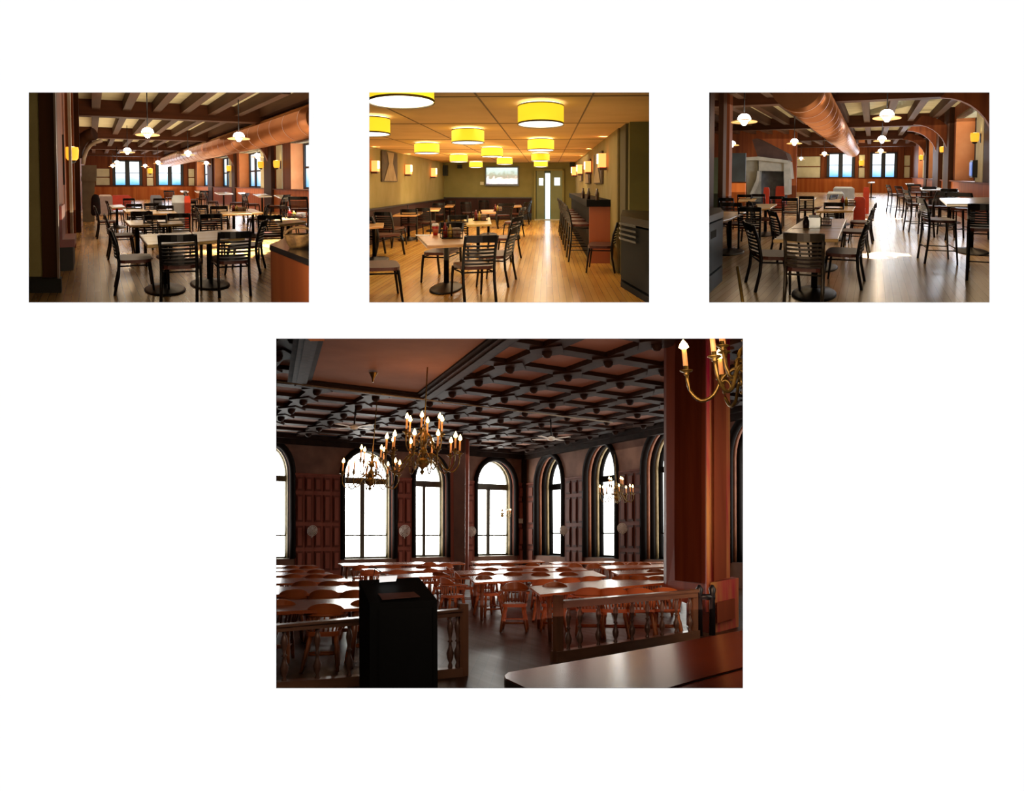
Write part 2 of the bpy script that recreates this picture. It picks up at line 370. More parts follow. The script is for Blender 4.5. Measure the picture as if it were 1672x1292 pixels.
# ---------------------------------------------------------------- branched candle chandelier (ring radius 1)
def chandelier_kit(tiers, stem, thick=1.0):
    """tiers: (arms, radius, height of cup, phase)"""
    wax = mat('candle_wax', '#e8a468', .5, emit=.35, ec='#ff9a50'); fl = mat('candle_flame', '#fff2c0', .5, emit=14, ec='#ffd48a')
    parts = [('stem', MB().tube([(0, 0, .2), (0, 0, stem)], .018*thick, 8).mesh('stem', brass))]
    body = MB().lathe([(0, -.62), (.03, -.58), (.07, -.53), (.03, -.48), (.05, -.44), (.17, -.36), (.21, -.28), (.14, -.2), (.05, -.14), (.10, -.08), (.12, 0), (.06, .08), (.04, .16), (.10, .22), (.11, .28), (.04, .36), (.05, .46), (.08, .52), (.03, .6), (.02, .7)], 18)
    parts.append(('body', body.mesh('body', brass)))
    for (n, r, z, ph) in tiers:
        for i in range(n):
            a = 2*PI*(i+ph)/n; c, s = math.cos(a), math.sin(a); pts = []
            z0 = z-.28
            ctrl = [(.05, z0+.05), (.22*r, z0+.22), (.45*r, z0+.10), (.62*r, z0-.16), (.82*r, z0-.24), (.97*r, z0-.08), (r, z-.1)]
            if n > 0:
                cc = []
                for j in range(len(ctrl)-1):
                    p0 = ctrl[max(j-1, 0)]; p1 = ctrl[j]; p2 = ctrl[j+1]; p3 = ctrl[min(j+2, len(ctrl)-1)]
                    for q in range(3):
                        t = q/3; cc.append(tuple(.5*((2*p1[x])+(-p0[x]+p2[x])*t+(2*p0[x]-5*p1[x]+4*p2[x]-p3[x])*t*t+(-p0[x]+3*p1[x]-3*p2[x]+p3[x])*t**3) for x in (0, 1)))
                cc.append(ctrl[-1])
                arm = MB().tube([(c*x, s*x, y) for x, y in cc], .019*thick, 6)
                # scroll on the arm
                sc = [(c*(.42*r+.10*math.cos(g)*(1-g/9)), s*(.42*r+.10*math.cos(g)*(1-g/9)), z0-.05+.12*math.sin(g)*(1-g/9)) for g in [x*.5 for x in range(13)]]
                arm.tube(sc, .012*thick, 5)
                parts.append(('arm', arm.mesh('arm', brass)))
            cup = MB().lathe([(.02, z-.13), (.05, z-.10), (.03, z-.08), (.10, z-.05), (.105, z-.035), (.035, z-.03), (.04, z+.03)], 10, (c*r, s*r, 0))
            parts.append(('candle_cup', cup.mesh('candle_cup', brass)))
            cd = MB().lathe([(.026*thick, z+.03), (.026*thick, z+.30)], 8, (c*r, s*r, 0))
            f = MB().lathe([(.014, z+.29), (.055*thick, z+.335), (.04*thick, z+.39), (0, z+.47)], 8, (c*r, s*r, 0))
            parts.append(('candle', cd.mesh('candle', wax), None, [('flame', f.mesh('flame', fl))]))
    return kit('chandelier', 'chandelier', parts)
def place_pts(R, u, v, Z): return R.at(u, v, Z)
# ================================================================ the timbered hall (top left and top right pictures)
dark_wood = wood('dark_oak', '#39200f', '#4a2a18', .6, 2.5, 'z', spec=.15)
dark_wood_x = wood('dark_oak_beam', '#472817', '#5a3320', .6, 2.5, 'x', spec=.15)
dark_wood_y = wood('dark_oak_joist', '#432a1c', '#583a28', .6, 2.5, 'y', spec=.15)
mid_wood = wood('red_oak', '#65331b', '#824622', .55, 2.5, 'z', spec=.15)
wain = wood('orange_oak', '#ac5826', '#c77236', .5, 2, 'z', spec=.15)
cream = mat('cream_plaster', '#e6e1bf', .8, c2='#d9d3ac', scale=2)
cream_ceiling = mat('cream_ceiling', '#f0edca', .85, c2='#e2dfb8', scale=2)
orange_plaster = mat('orange_plaster', '#f5a266', .8, c2='#ea9154', scale=1.5)
frame_dark = mat('window_frame_dark', '#16222c', .5)
copper = mat('copper_duct', '#a0623a', .33, .55, '#b6774a', 1.2, (1, .3, 1))
stone = mat('grey_stone', '#aaa99a', .8, c2='#98978a', scale=3, bump=.1)
stone_light = mat('pale_stone', '#c4c4ba', .75, c2='#aeb0a6', scale=3, bump=.1)
floor_hall = plank_floor('maple_floor', '#d3a05c', '#b98645', '#946a38', .09, 2.6, .2, .45)

floor_hall_pale = plank_floor('pale_maple_floor', '#e8c89c', '#d6b484', '#b4946a', .09, 2.6, .2, .45)
def hall_shell(R, XL, XR, Yb, vb, beamsY, zb=2.24, joist0=0.0, pitch=.9, fm_=None):
    r = R.rect; H = R.H; Zb = H+zb; Zc = Zb+.55
    # floor and ceiling follow the hall as far as this picture can see them
    uL, uR, vB, vT = r[0]-22, r[2]+22, r[3]+16, r[1]-14
    def outline(v, Z):
        a, b = R.at(uL, v, Z), R.at(uR, v, Z); q = [a]
        q.append(b)
        if R.onY(uR, 300, Yb).x > XR: q += [Vector((XR+.2, R.onX(uR, 300, XR+.2).y, Z)), Vector((XR+.2, Yb+.3, Z))]
        else: q.append(Vector((R.onY(uR, 300, Yb).x, Yb+.3, Z)))
        if R.onY(uL, 300, Yb).x < XL-7: q += [Vector((XL-7, Yb+.3, Z)), Vector((XL-7, R.onX(uL, 300, XL-7).y, Z))]
        else: q.append(Vector((R.onY(uL, 300, Yb).x, Yb+.3, Z)))
        return q
    q = outline(vB, 0); R.struct('floor', MB().add(q, [tuple(range(len(q)))]), fm_ or floor_hall)
    q = outline(vT, Zc); R.struct('ceiling', MB().add(q, [tuple(range(len(q)-1, -1, -1))]), cream_ceiling); a, b = q[0], q[1]
    # cross beams and joists
    for i, y in enumerate(beamsY):
        x0 = R.onY(uL, 300, y).x; x1 = R.onY(uR, 300, y).x
        R.struct('beam', MB().box(max(x0, XL-7), min(x1, XR+.1), y, y+.7, Zb, Zc), dark_wood_x)
    j = MB(); x = joist0-40*pitch
    ends = [min(a.y, b.y)]+list(beamsY)+[Yb]
    while x < XR:
        for (y0, y1) in zip(ends[:-1], ends[1:]):
            # keep inside the picture's own cone
            ya = max(y0, 0)
            lo = [yy for yy in [ya+(y1-ya)*q/24 for q in range(25)] if R.onY(uL, 300, yy).x-.3 < x < R.onY(uR, 300, yy).x+.3]
            if len(lo) > 1 and x > XL-7:
                R.struct('beam', MB().box(x-.12, x+.12, lo[0], lo[-1], Zb+.2, Zc), dark_wood_y)
        x += pitch
    return Zb, Zc

def back_wall(R, Yb, x0, x1, Zs, Zt, Zc, wins, panels, posts):
    """timber framed end wall: windows given by their left and right edges (px), cream panels between posts"""
    y = Yb
    R.struct('wall_back', MB().box(x0, x1, y, y+.3, 0, Zc), mid_wood)
    w = MB(); w.box(x0, x1, y-.12, y, 0, Zs-.02); R.struct('trim_wainscot', w, wain)
    R.struct('trim_sill', MB().box(x0, x1, y-.2, y, Zs-.05, Zs+.03), mid_wood)
    n = 0
    for (a, b) in wins:
        xa, xb = R.onY(a, R.vh, y).x, R.onY(b, R.vh, y).x
        root = R.struct('window_%d' % (n+1), MB().box(xa, xb, y-.06, y-.02, Zs, Zt), frame_dark); n += 1
        fw = (xb-xa)*.1
        fr = MB()
        for (p, q) in ((xa, xa+fw), ((xa+xb)/2-fw*.8, (xa+xb)/2+fw*.8), (xb-fw, xb)): fr.box(p, q, y-.16, y-.08, Zs, Zt)
        fr.box(xa, xb, y-.16, y-.08, Zs, Zs+.12); fr.box(xa, xb, y-.16, y-.08, Zt-.12, Zt)
        R.struct('window_frame', fr, frame_dark, root)
        for (p, q) in ((xa+fw, (xa+xb)/2-fw*.8), ((xa+xb)/2+fw*.8, xb-fw)):
            pn = MB().box(p, q, y-.1, y-.08, Zs+.12, Zt-.12); R.struct('pane', pn, PANE, root)
            bar = MB().box(p, q, y-.125, y-.1, Zs+(Zt-Zs)*.5, Zs+(Zt-Zs)*.5+.05); R.struct('glazing_bar', bar, frame_dark, root)
    for (a, b, za, zb_) in panels:
        xa, xb = R.onY(a, R.vh, y).x, R.onY(b, R.vh, y).x
        R.struct('trim_panel', MB().box(xa, xb, y-.05, y, za, zb_), cream)
    for (a, b) in posts:
        xa, xb = R.onY(a, R.vh, y).x, R.onY(b, R.vh, y).x
        R.struct('trim_post', MB().box(xa, xb, y-.14, y, Zs, Zc), mid_wood)
PANE = pane_mat('daylight_hall', '#f4fbff', '#4a92cc', 1.4, 2.9, 2.4)
PANE_SIDE = pane_mat('daylight_side', '#eaf4fa', '#6fb0dc', 1.4, 2.4, 1.6)

def right_wall(R, XR, Yb, Zs, Zt, Zc, bays, panels, posts, dep=.65):
    """window bays: (far edge px, near edge px) on the wall plane; their jambs are orange plaster"""
    Y = lambda u: R.onX(u, R.vh, XR).y
    y_near = Y(R.rect[2]+20)
    ed = sorted([(Y(b), Y(a)) for a, b in bays])
    y = y_near
    w = MB()
    for (n_, f_) in ed:
        if n_ > y: w.box(XR, XR+.25, y, n_, 0, Zc)
        w.box(XR, XR+.25, n_, f_, 0, Zs); w.box(XR, XR+.25, n_, f_, Zt, Zc); y = f_
    w.box(XR, XR+.25, y, Yb+.3, 0, Zc)
    R.struct('wall_right', w, mid_wood)
    R.struct('trim_wainscot', MB().box(XR-.06, XR, y_near, Yb, 0, Zs-.03), wain)
    R.struct('trim_sill', MB().box(XR-.14, XR+dep, y_near, Yb, Zs-.05, Zs), mid_wood)
    for i, (n_, f_) in enumerate(ed):
        rv = MB(); rv.box(XR+.25, XR+dep, f_-.02, f_+.3, Zs, Zt); rv.box(XR+.25, XR+dep, n_-.3, n_+.02, Zs, Zt)
        rv.box(XR, XR+.25, f_-.02, f_+.0, Zs, Zt)
        R.struct('trim_reveal', rv, orange_plaster)
        R.struct('trim_soffit', MB().box(XR, XR+dep, n_, f_, Zt, Zt+.08), cream)
        root = R.struct('window_%d' % (i+5), MB().box(XR+dep+.06, XR+dep+.1, n_, f_, Zs, Zt), frame_dark)
        g = MB().box(XR+dep+.02, XR+dep+.04, n_, f_, Zs+.1, Zt-.1); R.struct('pane', g, PANE_SIDE, root)
        fr = MB(); L = f_-n_
        for q in (0, .3, .66, .94): fr.box(XR+dep-.06, XR+dep+.02, n_+L*q, n_+L*(q+.06), Zs, Zt)
        for z in (Zs, Zs+(Zt-Zs)*.45, Zt-.1): fr.box(XR+dep-.04, XR+dep+.02, n_, f_, z, z+.1)
        R.struct('window_frame', fr, frame_dark, root)
    for (a, b, za, zb_) in panels: R.struct('trim_panel', MB().box(XR-.05, XR, Y(b), Y(a), za, zb_), cream)
    for (a, b, prot) in posts:
        y0, y1 = Y(b), Y(a)
        R.struct('pillar', MB().box(XR-prot, XR, y0, y1, 0, Zc), dark_wood)
        # curved brace springing from the post to the beam above
        pts = [(XR-prot+.02, (y0+y1)/2, R.H+.9)]+[(XR-prot-1.3*(1-math.cos(t)), (y0+y1)/2, R.H+.9+1.4*math.sin(t)) for t in [q*PI/16 for q in range(1, 9)]]
        br = MB()
        for p, q in zip(pts[:-1], pts[1:]):
            d = .16
            br.hexa([(p[0]+.05, p[1]-d, p[2]-.12), (p[0]+.05, p[1]+d, p[2]-.12), (q[0]+.05, q[1]+d, q[2]-.12), (q[0]+.05, q[1]-d, q[2]-.12),
                     (p[0]+.35, p[1]-d, p[2]+.25), (p[0]+.35, p[1]+d, p[2]+.25), (q[0]+.35, q[1]+d, q[2]+.25), (q[0]+.35, q[1]-d, q[2]+.25)])
        R.struct('trim_brace', br, mid_wood)

def duct(R, P0, P1, r, label):
    P0, P1 = Vector(P0), Vector(P1); d = P1-P0; L = d.length; d.normalize()
    root = link('air_duct', None, R.M @ Matrix.Translation(P0)); tag(root, label, 'duct')
    b = MB().tube([(0, 0, 0), tuple(d*L)], r, 40); link('pipe', b.mesh('pipe', copper), None, root)
    n = 26
    for i in range(n):
        q = d*(L*(i+.5)/n); s = MB().tube([tuple(q-d*.05), tuple(q+d*.05)], r*1.015, 40, True)
        link('seam', s.mesh('seam', copper), None, root)
    return root
def lamp(R, u, v, Z, label, s=1.0, group='pendant lamps', power=8):
    P = R.at(u, v, Z)
    o = R.place(K_PENDANT, P, 0, label, 'lamp', group=group+' in the '+R.where, scale=s)
    if power: point(R, P+Vector((0, 0, -.3)), power)
    return o
def sconce(R, P, phi, label, s=1.0, group='wall sconces', k=1.0):
    return R.place(K_SCONCE, P, phi, label, 'sconce', group=group+' in the '+R.where, scale=s, face='axis', k=k)

def chairs(R, kitd, rows, group, cat='chair', s=1.0):
    for row in rows:
        u, v, phi, lab = row[:4]
        R.place(kitd, R.at(u, v, 0), phi, lab, cat, group=group+' in the '+R.where, scale=s, k=row[4] if len(row) > 4 else None)

# ---------------------------------------------------------------- TOP LEFT
R = R1; H = R.H
Yb = R.at(230, 326, 0).y; XR = R.onY(318, 298, Yb).x
Y1 = R.at(250, 193, H+2.24).y; Y2 = R.at(250, 228, H+2.24).y
beams = [Y1+(Y2-Y1)*i for i in range(4)]
XL = R.at(120, 385, 0).x
Zs = R.onX(505, 310, XR).z; Zt = R.onX(505, 228, XR).z
Zb, Zc = hall_shell(R, XL, XR, Yb, 326, beams, joist0=R.at(157, 160, H+2.6).x)
ZW = R.onY(208, 262, Yb).z
back_wall(R, Yb, XL-4, XR, Zs, ZW, Zc, [(184, 232), (255, 299)], [(157, 179, Zs+.1, Zs+.75), (157, 179, Zs+.85, Zs+1.55), (240, 250, Zs, Zs+.75), (240, 250, Zs+.85, Zs+1.6), (308, 317, Zs, Zs+.75), (308, 317, Zs+.85, Zs+1.6)], [(180, 184), (233, 239), (251, 254), (300, 306)])
right_wall(R, XR, Yb, Zs, Zt, Zc, [(322, 341), (351, 374), (391, 426), (475, 524)],
    [(375, 381, Zs, Zt), (427, 434, Zs, Zt), (453, 462, Zs, Zt)], [(342, 349, .12), (382, 387, .15), (437, 449, .2)])
duct(R, R.onX(528, 192, XR-2.6), Vector((XR-2.6, Yb-2, R.onX(528, 192, XR-2.6).z)), .50, 'large copper air duct under the beams in the top left photo')
# left side: near olive wall, dark pilaster, arched bays, stone hood
yA = R.at(80, 474, 0)
olive_d = mat('olive_dark', '#a09058', .85, c2='#92824c', scale=2)
def slab(R, name, u0, u1, Pref, z0, z1, dep, m, out=None):
    a = R.near(u0, 300, Pref); b = R.near(u1, 300, Pref); dd = Vector((0, dep, 0))
    mb = MB().hexa([(a.x, a.y, z0), (b.x, b.y, z0), (b.x, b.y+dep, z0), (a.x, a.y+dep, z0), (a.x, a.y, z1), (b.x, b.y, z1), (b.x, b.y+dep, z1), (a.x, a.y+dep, z1)])
    return R.struct(name, mb, m)
slab(R, 'wall_left', 20, 68, yA, 0, Zc+1, .3, olive_d)
slab(R, 'baseboard_left', 20, 96, yA-Vector((0, .3, 0)), 0, .2, .3, mat('base_dark', '#1d1a14', .7))
slab(R, 'pillar', 66, 92, yA-Vector((0, .1, 0)), 0, Zc+1, .7, dark_wood)
slab(R, 'pillar', 90, 93.5, yA-Vector((0, .25, 0)), 0, Zc+1, .2, mat('sheen_edge', '#8a7260', .35, .1))  # strip for light caught on the pilaster edge, put into colour
# side wall with an arch, seen very obliquely
yP, yQ = yA.y+.8, Yb
w = MB(); X0 = R.at(104, 440, 0).x
a0 = R.onX(97, 300, X0).y if False else yA.y+.9
R.struct('wall_left', MB().box(X0-.3, X0-.05, yA.y+.8, Yb, 0, Zc), mid_wood)
for (u0, u1, v) in ((113, 117.5, 415), (122, 131, 380)):
    slab(R, 'pillar', u0, u1, R.at((u0+u1)/2, v, 0), 0, Zc, .5, dark_wood if u0 > 120 else mat('lit_edge', '#a89a84', .4))  # first strip: light catching an edge, put into a pale colour
slab(R, 'wall_left', 94, 122, R.at(118, 405, 0), 0, Zc, .2, mid_wood)
slab(R, 'wall_recess', 96, 106, R.at(112, 420, 0), H-.05, H+1.0, .1, mat('opening_shade', '#120d0b', .8))  # black slab: the darkness inside the arch is put into its colour
# red leather booth in the bay
red = mat('red_leather', '#9c3626', .4, c2='#852a1e', scale=3); red_bright = mat('red_seat', '#c23a22', .4)
P = R.at(108, 438, 0)
root = link('booth_bench', None, R.M @ Matrix.Translation(P)); tag(root, 'red leather booth bench with a dark side beside the left pillar', 'bench')
w_ = (R.at(122, 438, 0)-R.at(95, 438, 0)).length
link('seat', MB().box(-w_/2, w_/2, -.5, 1.2, .42, .56).mesh('seat', red), None, root)
link('base', MB().box(-w_/2+.05, w_/2-.03, -.45, 1.2, 0, .42).mesh('base', mat('booth_side', '#2a2420', .6)), None, root)
link('backrest', MB().box(-w_/2, -w_/2+.12, -.5, 1.2, .56, 1.15).mesh('backrest', red), None, root)
# grey stone fireplace hood
def hood(R, uA, uB, vbase, vtop, label, slant=.0, uC=None):
    P = R.at((uA+uB)/2, vbase, 0); a = R.at(uA, vbase, 0)-P; b = R.near(uB, vbase, R.at(uA, vbase, 0))-P
    zt = R.near(uA, vtop, P).z; d = 2.6
    root = link('fireplace', None, R.M @ Matrix.Translation(P)); tag(root, label, 'fireplace')
    j = (b-a)
    def quadbox(t0, t1, z0, z1, y0, y1): 
        p, q = a+j*t0, a+j*t1
        return [(p.x, p.y+y0, z0), (q.x, q.y+y0, z0), (q.x, q.y+y1, z0), (p.x, p.y+y1, z0), (p.x, p.y+y0, z1), (q.x, q.y+y0, z1), (q.x, q.y+y1, z1), (p.x, p.y+y1, z1)]
    link('jamb', MB().hexa(quadbox(0, .9, 0, zt*.72, 0, d)).mesh('jamb', stone), None, root)
    # corbel steps on the outer edge
    pr = [(.9, zt*.5), (.95, zt*.56), (.93, zt*.6), (1.0, zt*.66), (.99, zt*.72), (.9, zt*.72)]
    link('corbel', MB().prism([tuple(a+j*t+Vector((0, 0, z))) for t, z in pr], (0, d, 0)).mesh('corbel', stone), None, root)
    link('mantel', MB().hexa(quadbox(-.05, 1.08, zt*.72, zt*.80, -.1, d)).mesh('mantel', stone), None, root)
    q = quadbox(0, 1.12, zt*.80, zt, -.05, d); 
    link('hood', MB().hexa(q).mesh('hood', stone), None, root)
    return root
hood(R, 135, 157, 362, 270, 'tall grey stone fireplace surround on the left of the top left photo')
# timber arch over the fireplace
Pa = R.at(134, 376, 0)
ap = [R.near(u, v, Pa) for u, v in ((135.5, 268), (137, 258), (141, 246), (147, 238), (155, 232.5), (166, 229.5))]
R.struct('trim_arch', MB().tube([tuple(q) for q in ap], .06, 8), mat('arch_sheen', '#b9a48e', .35))  # pale tube: sheen along the timber arch, put into colour
R.struct('trim_arch', MB().tube([tuple(q+Vector((-.2, .1, .22))) for q in ap], .2, 8), dark_wood)
# lamps
for (u, v, s, l) in ((241, 223, 1.0, 'largest and nearest pendant lamp, left of the duct'), (390, 229, 1.0, 'white pendant lamp hanging right in front of the copper duct'),
        (208, 250.5, 1.0, 'pendant lamp above the left back window'), (307, 254.5, 1.0, 'pendant lamp beside the duct, left of the second window')):
    lamp(R, u, v, H+1.15, l+' in the top left photo', s, power=10)
for (u, v, l) in ((337, 269, 'small pendant lamp in front of the first side window'), (420, 258, 'pendant lamp seen against the bright side window'), (191, 268, 'small pendant lamp just left of the left back window top'),
        (258, 268, 'small far pendant lamp beside the back wall sconce'), (184, 273, 'far pendant lamp at the left edge of the back window'), (176, 278, 'smallest far pendant lamp before the cream back panel'), (237, 273, 'far pendant lamp right of the left back window')):
    lamp(R, u, v, H+1.15, l+' in the top left photo', 1.0, power=0)
sy = lambda u: R.onX(u, 298, XR)
for (u, v, l) in ((378, 275, 'between the two middle side windows'), (431, 269, 'left of the nearest dark post'), (457.5, 268, 'nearest on the right wall')):
    p = R.onX(u, v, XR-.08); sconce(R, p, 90, 'amber wall sconce '+l+' in the top left photo', 1.5)
sconce(R, R.onY(245, 279, Yb-.1), 0, 'amber wall sconce between the back windows of the top left photo', 1.9)
p = R.near(118, 251, R.at(118, 405, 0)-Vector((0, .1, 0))); sconce(R, p, 0, 'lit square wall sconce left of the stone fireplace', 1.25)
# tables
pedestal_table(R, [(240, 400), (322, 395), (312, 379), (227, 383)], .75, 'light wood square table at the left end of the front pair, top left photo', 'front dining tables in the top left photo', bases=((.4, .45),))
pedestal_table(R, [(323, 395), (400, 388), (385, 374), (313, 379)], .75, 'light wood square table at the right end of the front pair, top left photo', 'front dining tables in the top left photo', bases=((.3, .45),))
TB1 = [([(211, 368), (246, 367), (236, 359), (203, 360)], 'small light table behind the leftmost black chair'),
       ([(262, 367), (300, 365), (292, 357), (256, 359)], 'light table behind the front pair, centre'),
       ([(363, 350), (412, 349), (396, 341), (356, 342)], 'cream table in the middle of the right aisle'),
       ([(412, 348), (430, 347), (414, 341), (397, 341)], 'narrow cream table joined to the cream aisle table'),
       ([(455, 367), (500, 362), (480, 354), (446, 357)], 'light table right of the standing chair, near the counter'),
       ([(205, 346), (240, 345), (233, 340), (199, 341)], 'small table in the third row from the front, left'),
       ([(250, 349), (290, 348), (282, 342), (244, 343)], 'small table in the third row, in front of the white booth'),
       ([(182, 339), (205, 338), (199, 334), (177, 335)], 'far small table near the fireplace')]
for q, l in TB1: pedestal_table(R, q, .75, l+', top left photo', 'dining tables in the top left photo')
# chairs
G = 'black slat back chairs'
chairs(R, K_CHAIR, [
    (221, 473, 88, 'leftmost front black chair, side on, facing the front table, top left photo'),
    (298, 485, 4, 'black slat-back chair turned away at the front, left of the table column, top left photo'),
    (376, 475, -6, 'black slat-back chair turned away at the front, right one, top left photo'),
    (400, 443, -75, 'black chair side on at the right end of the front tables, top left photo'),
    (443, 418, 2, 'single black chair standing right of the front tables, top left photo'),
    (175, 388, 85, 'black chair side on under the dark coat, top left photo'),
    (199, 420, 85, 'black chair side on left of the small light table, top left photo'),
    (257, 430, 178, 'black chair facing us behind the front left table, top left photo'),
    (347, 425, 178, 'black chair facing us behind the front right table, top left photo'),
    (296, 412, 3, 'black chair turned away in the second row centre, top left photo'),
    (237, 405, 5, 'black chair turned away at the small light table, top left photo'),
    (360, 386, 3, 'black chair turned away before the cream aisle table, top left photo'),
    (340, 392, 80, 'black chair side on left of the cream aisle table, top left photo'),
    (327, 382, 0, 'black chair turned away right of the orange seat, top left photo'),
    (420, 382, -80, 'black chair side on right of the cream aisle table, top left photo'),
    (222, 378, 3, 'black chair in the third row, second from the left, top left photo'),
    (250, 380, 178, 'black chair in the third row facing us, centre, top left photo'),
    (273, 384, 4, 'black chair in the third row below the white seat, top left photo'),
    (310, 372, 180, 'black chair facing us behind the orange seat, top left photo'),
    (190, 368, 80, 'black chair in the far left row near the fireplace, top left photo'),
    (213, 358, 4, 'small far black chair left of the far tables, top left photo'),
    (262, 358, 3, 'small far black chair in front of the booths, top left photo'),
    (482, 388, 60, 'black chair behind the wicker basket, top left photo')], G)
# bar-height tables and stools by the windows
def bar_table(R, q, l, Zt_=1.05): return pedestal_table(R, q, Zt_, l, 'bar tables in the '+R.where, top_m=mat('pale_laminate', '#cfc4b2', .25, coat=.3), base_r=.3, name='bar_table')
for q, l in (([(296, 313.5), (308, 313), (305, 311), (294, 311.5)], 'far bar table under the second back window'), ([(322, 314), (339, 313.5), (334, 311.5), (318, 312)], 'far bar table at the first side window'),
             ([(357, 317), (381, 316.5), (373, 313.5), (350, 314)], 'bar table at the second side window'), ([(394, 317.5), (405, 317), (399, 314), (388, 314.5)], 'narrow bar table left of the third side window'),
             ([(422, 320.5), (444, 320), (434, 316.5), (413, 317)], 'bar table below the third side window'), ([(457, 322.5), (482, 322), (470, 318), (447, 318.5)], 'nearest bar table on the right')):
    bar_table(R, q, l+', top left photo')
chairs(R, K_STOOL, [(347, 358, 80, 'black bar stool left of the second bar table, top left photo'), (389, 362, -70, 'black bar stool between the middle bar tables, top left photo'),
    (412, 366, 70, 'black bar stool left of the third window bar table, top left photo'), (450, 372, -60, 'black bar stool right of the third window bar table, top left photo'),
    (493, 381, 10, 'nearest black bar stool at the right edge, top left photo'), (314, 352, 75, 'far black bar stool by the first side window, top left photo'), (280, 346, 10, 'farthest black bar stool below the back window, top left photo'), (330, 348, -10, 'far black bar stool by the back corner, top left photo')], 'bar stools', 'stool')
# booth seats, white and orange
def booth_seat(R, u0, u1, v0, vt, m, label, dep=1.2):
    a = R.at(u0, v0, 0); b = R.near(u1, v0, a); c = (a+b)/2; w = (b-a).length/2; z = R.near(u0, vt, a).z
    root = link('booth_sofa', None, R.M @ Matrix.Translation(c)); tag(root, label, 'booth seat', 'booth seats in the '+R.where)
    link('backrest', MB().prism([(-w, 0, .05), (w, 0, .05), (w*.98, .05, z*.9), (w*.7, .06, z), (-w*.8, .06, z), (-w*.98, .05, z*.9)], (0, .18, 0)).mesh('backrest', m), None, root)
    link('seat', MB().box(-w, w, .18, dep, .1, .46).mesh('seat', m), None, root)
    return root
white_v = mat('white_vinyl', '#c9d3da', .4); orange_v = mat('orange_vinyl', '#d8431f', .45)
booth_seat(R, 283, 304, 376, 319, white_v, 'white booth seat in the middle of the top left photo')
booth_seat(R, 303, 312, 376, 320, orange_v, 'bright orange booth seat beside the white one, top left photo')
booth_seat(R, 163, 183, 352, 318, mat('pinkish_vinyl', '#a8958c', .5), 'pale booth seat before the fireplace, top left photo')
booth_seat(R, 184, 213, 345, 319, red_bright, 'dull red booth seat at the back left, top left photo')
booth_seat(R, 247, 264, 345, 319, mat('grey_vinyl', '#8b93a0', .5), 'grey booth seat under the back wall sconce, top left photo')
# dark coat hanging over a chair
P = R.at(157, 372, 0); P.z = 0
ct = MB().lathe([(.10, .42), (.15, .50), (.14, .8), (.13, 1.0), (.09, 1.12), (.03, 1.16)], 12, (0, 0, 0), 1, .7)
o = link('coat', ct.mesh('coat', mat('coat_cloth', '#1a1214', .9, c2='#2a1518', scale=8)), R.M @ Matrix.Translation(P)); tag(o, 'dark coat hung over a chair back before the fireplace', 'coat')
# counter with wicker basket
cw = wood('cabinet_cherry', '#5c2d15', '#6c3a1d', .5, 2, 'z', spec=.2); blk = mat('black_worktop', '#14161a', .18, coat=.4)
tz = 1.0
tp = [R.at(440, 399.5, tz), R.at(505, 424, tz), R.at(530, 424, tz), R.at(530, 392, tz), R.at(462, 390, tz)]
c = sum(tp, Vector())/5; c.z = 0
root = link('serving_cabinet', None, R.M @ Matrix.Translation(c)); tag(root, 'cherry wood cabinet with a black worktop at the lower right corner, top left photo', 'cabinet')
link('worktop', MB().prism([(p.x-c.x, p.y-c.y, tz-.05) for p in tp], (0, 0, .05)).mesh('worktop', blk), None, root)
zq = R.near(480, 509, R.at(480, 400, tz)).z; bd = [Vector(((p.x-c.x)*.97, (p.y-c.y)*.97, zq)) for p in tp]
link('body', MB().prism(bd, (0, 0, tz-.05-zq)).mesh('body', cw), None, root)
p = R.near(496, 446, tp[0]*.45+tp[1]*.55)-c; p = p*.985
hd = link('handle', MB().tube([(p.x-.03, p.y-.06, p.z+.07), (p.x-.03, p.y-.1, p.z+.05), (p.x-.03, p.y-.1, p.z-.05), (p.x-.03, p.y-.06, p.z-.07)], .012, 6).mesh('handle', mat('handle_dark', '#3a3a3c', .3, .8)), None, root)
wk = mat('wicker', '#8a6a3c', .7, 0, '#4d3518', 18, bump=.6)
P = R.at(489, 405, tz)
bk = MB().lathe([(.08, 0), (.11, .05), (.13, .11), (.135, .12), (.12, .11), (.09, .03), (.0, .015)], 20)
root = link('wicker_basket', None, R.M @ Matrix.Translation(P)); tag(root, 'brown wicker basket on the black worktop at the right edge', 'basket')
link('bowl', bk.mesh('bowl', wk), None, root)
link('handle', MB().tube([(-.125*math.cos(t), 0, .11+.07*math.sin(t)) for t in [PI*i/10 for i in range(11)]], .012, 8).mesh('handle', wk), None, root)
for (u, v, l) in ((390, 341, 'condiment caddy on the cream aisle table'), (484, 352, 'condiment caddy on the light table near the counter')):
    R.place(K_CADDY, R.at(u, v+4, .75), 20, l+', top left photo', 'caddy', group='condiment caddies in the top left photo', scale=1.1)
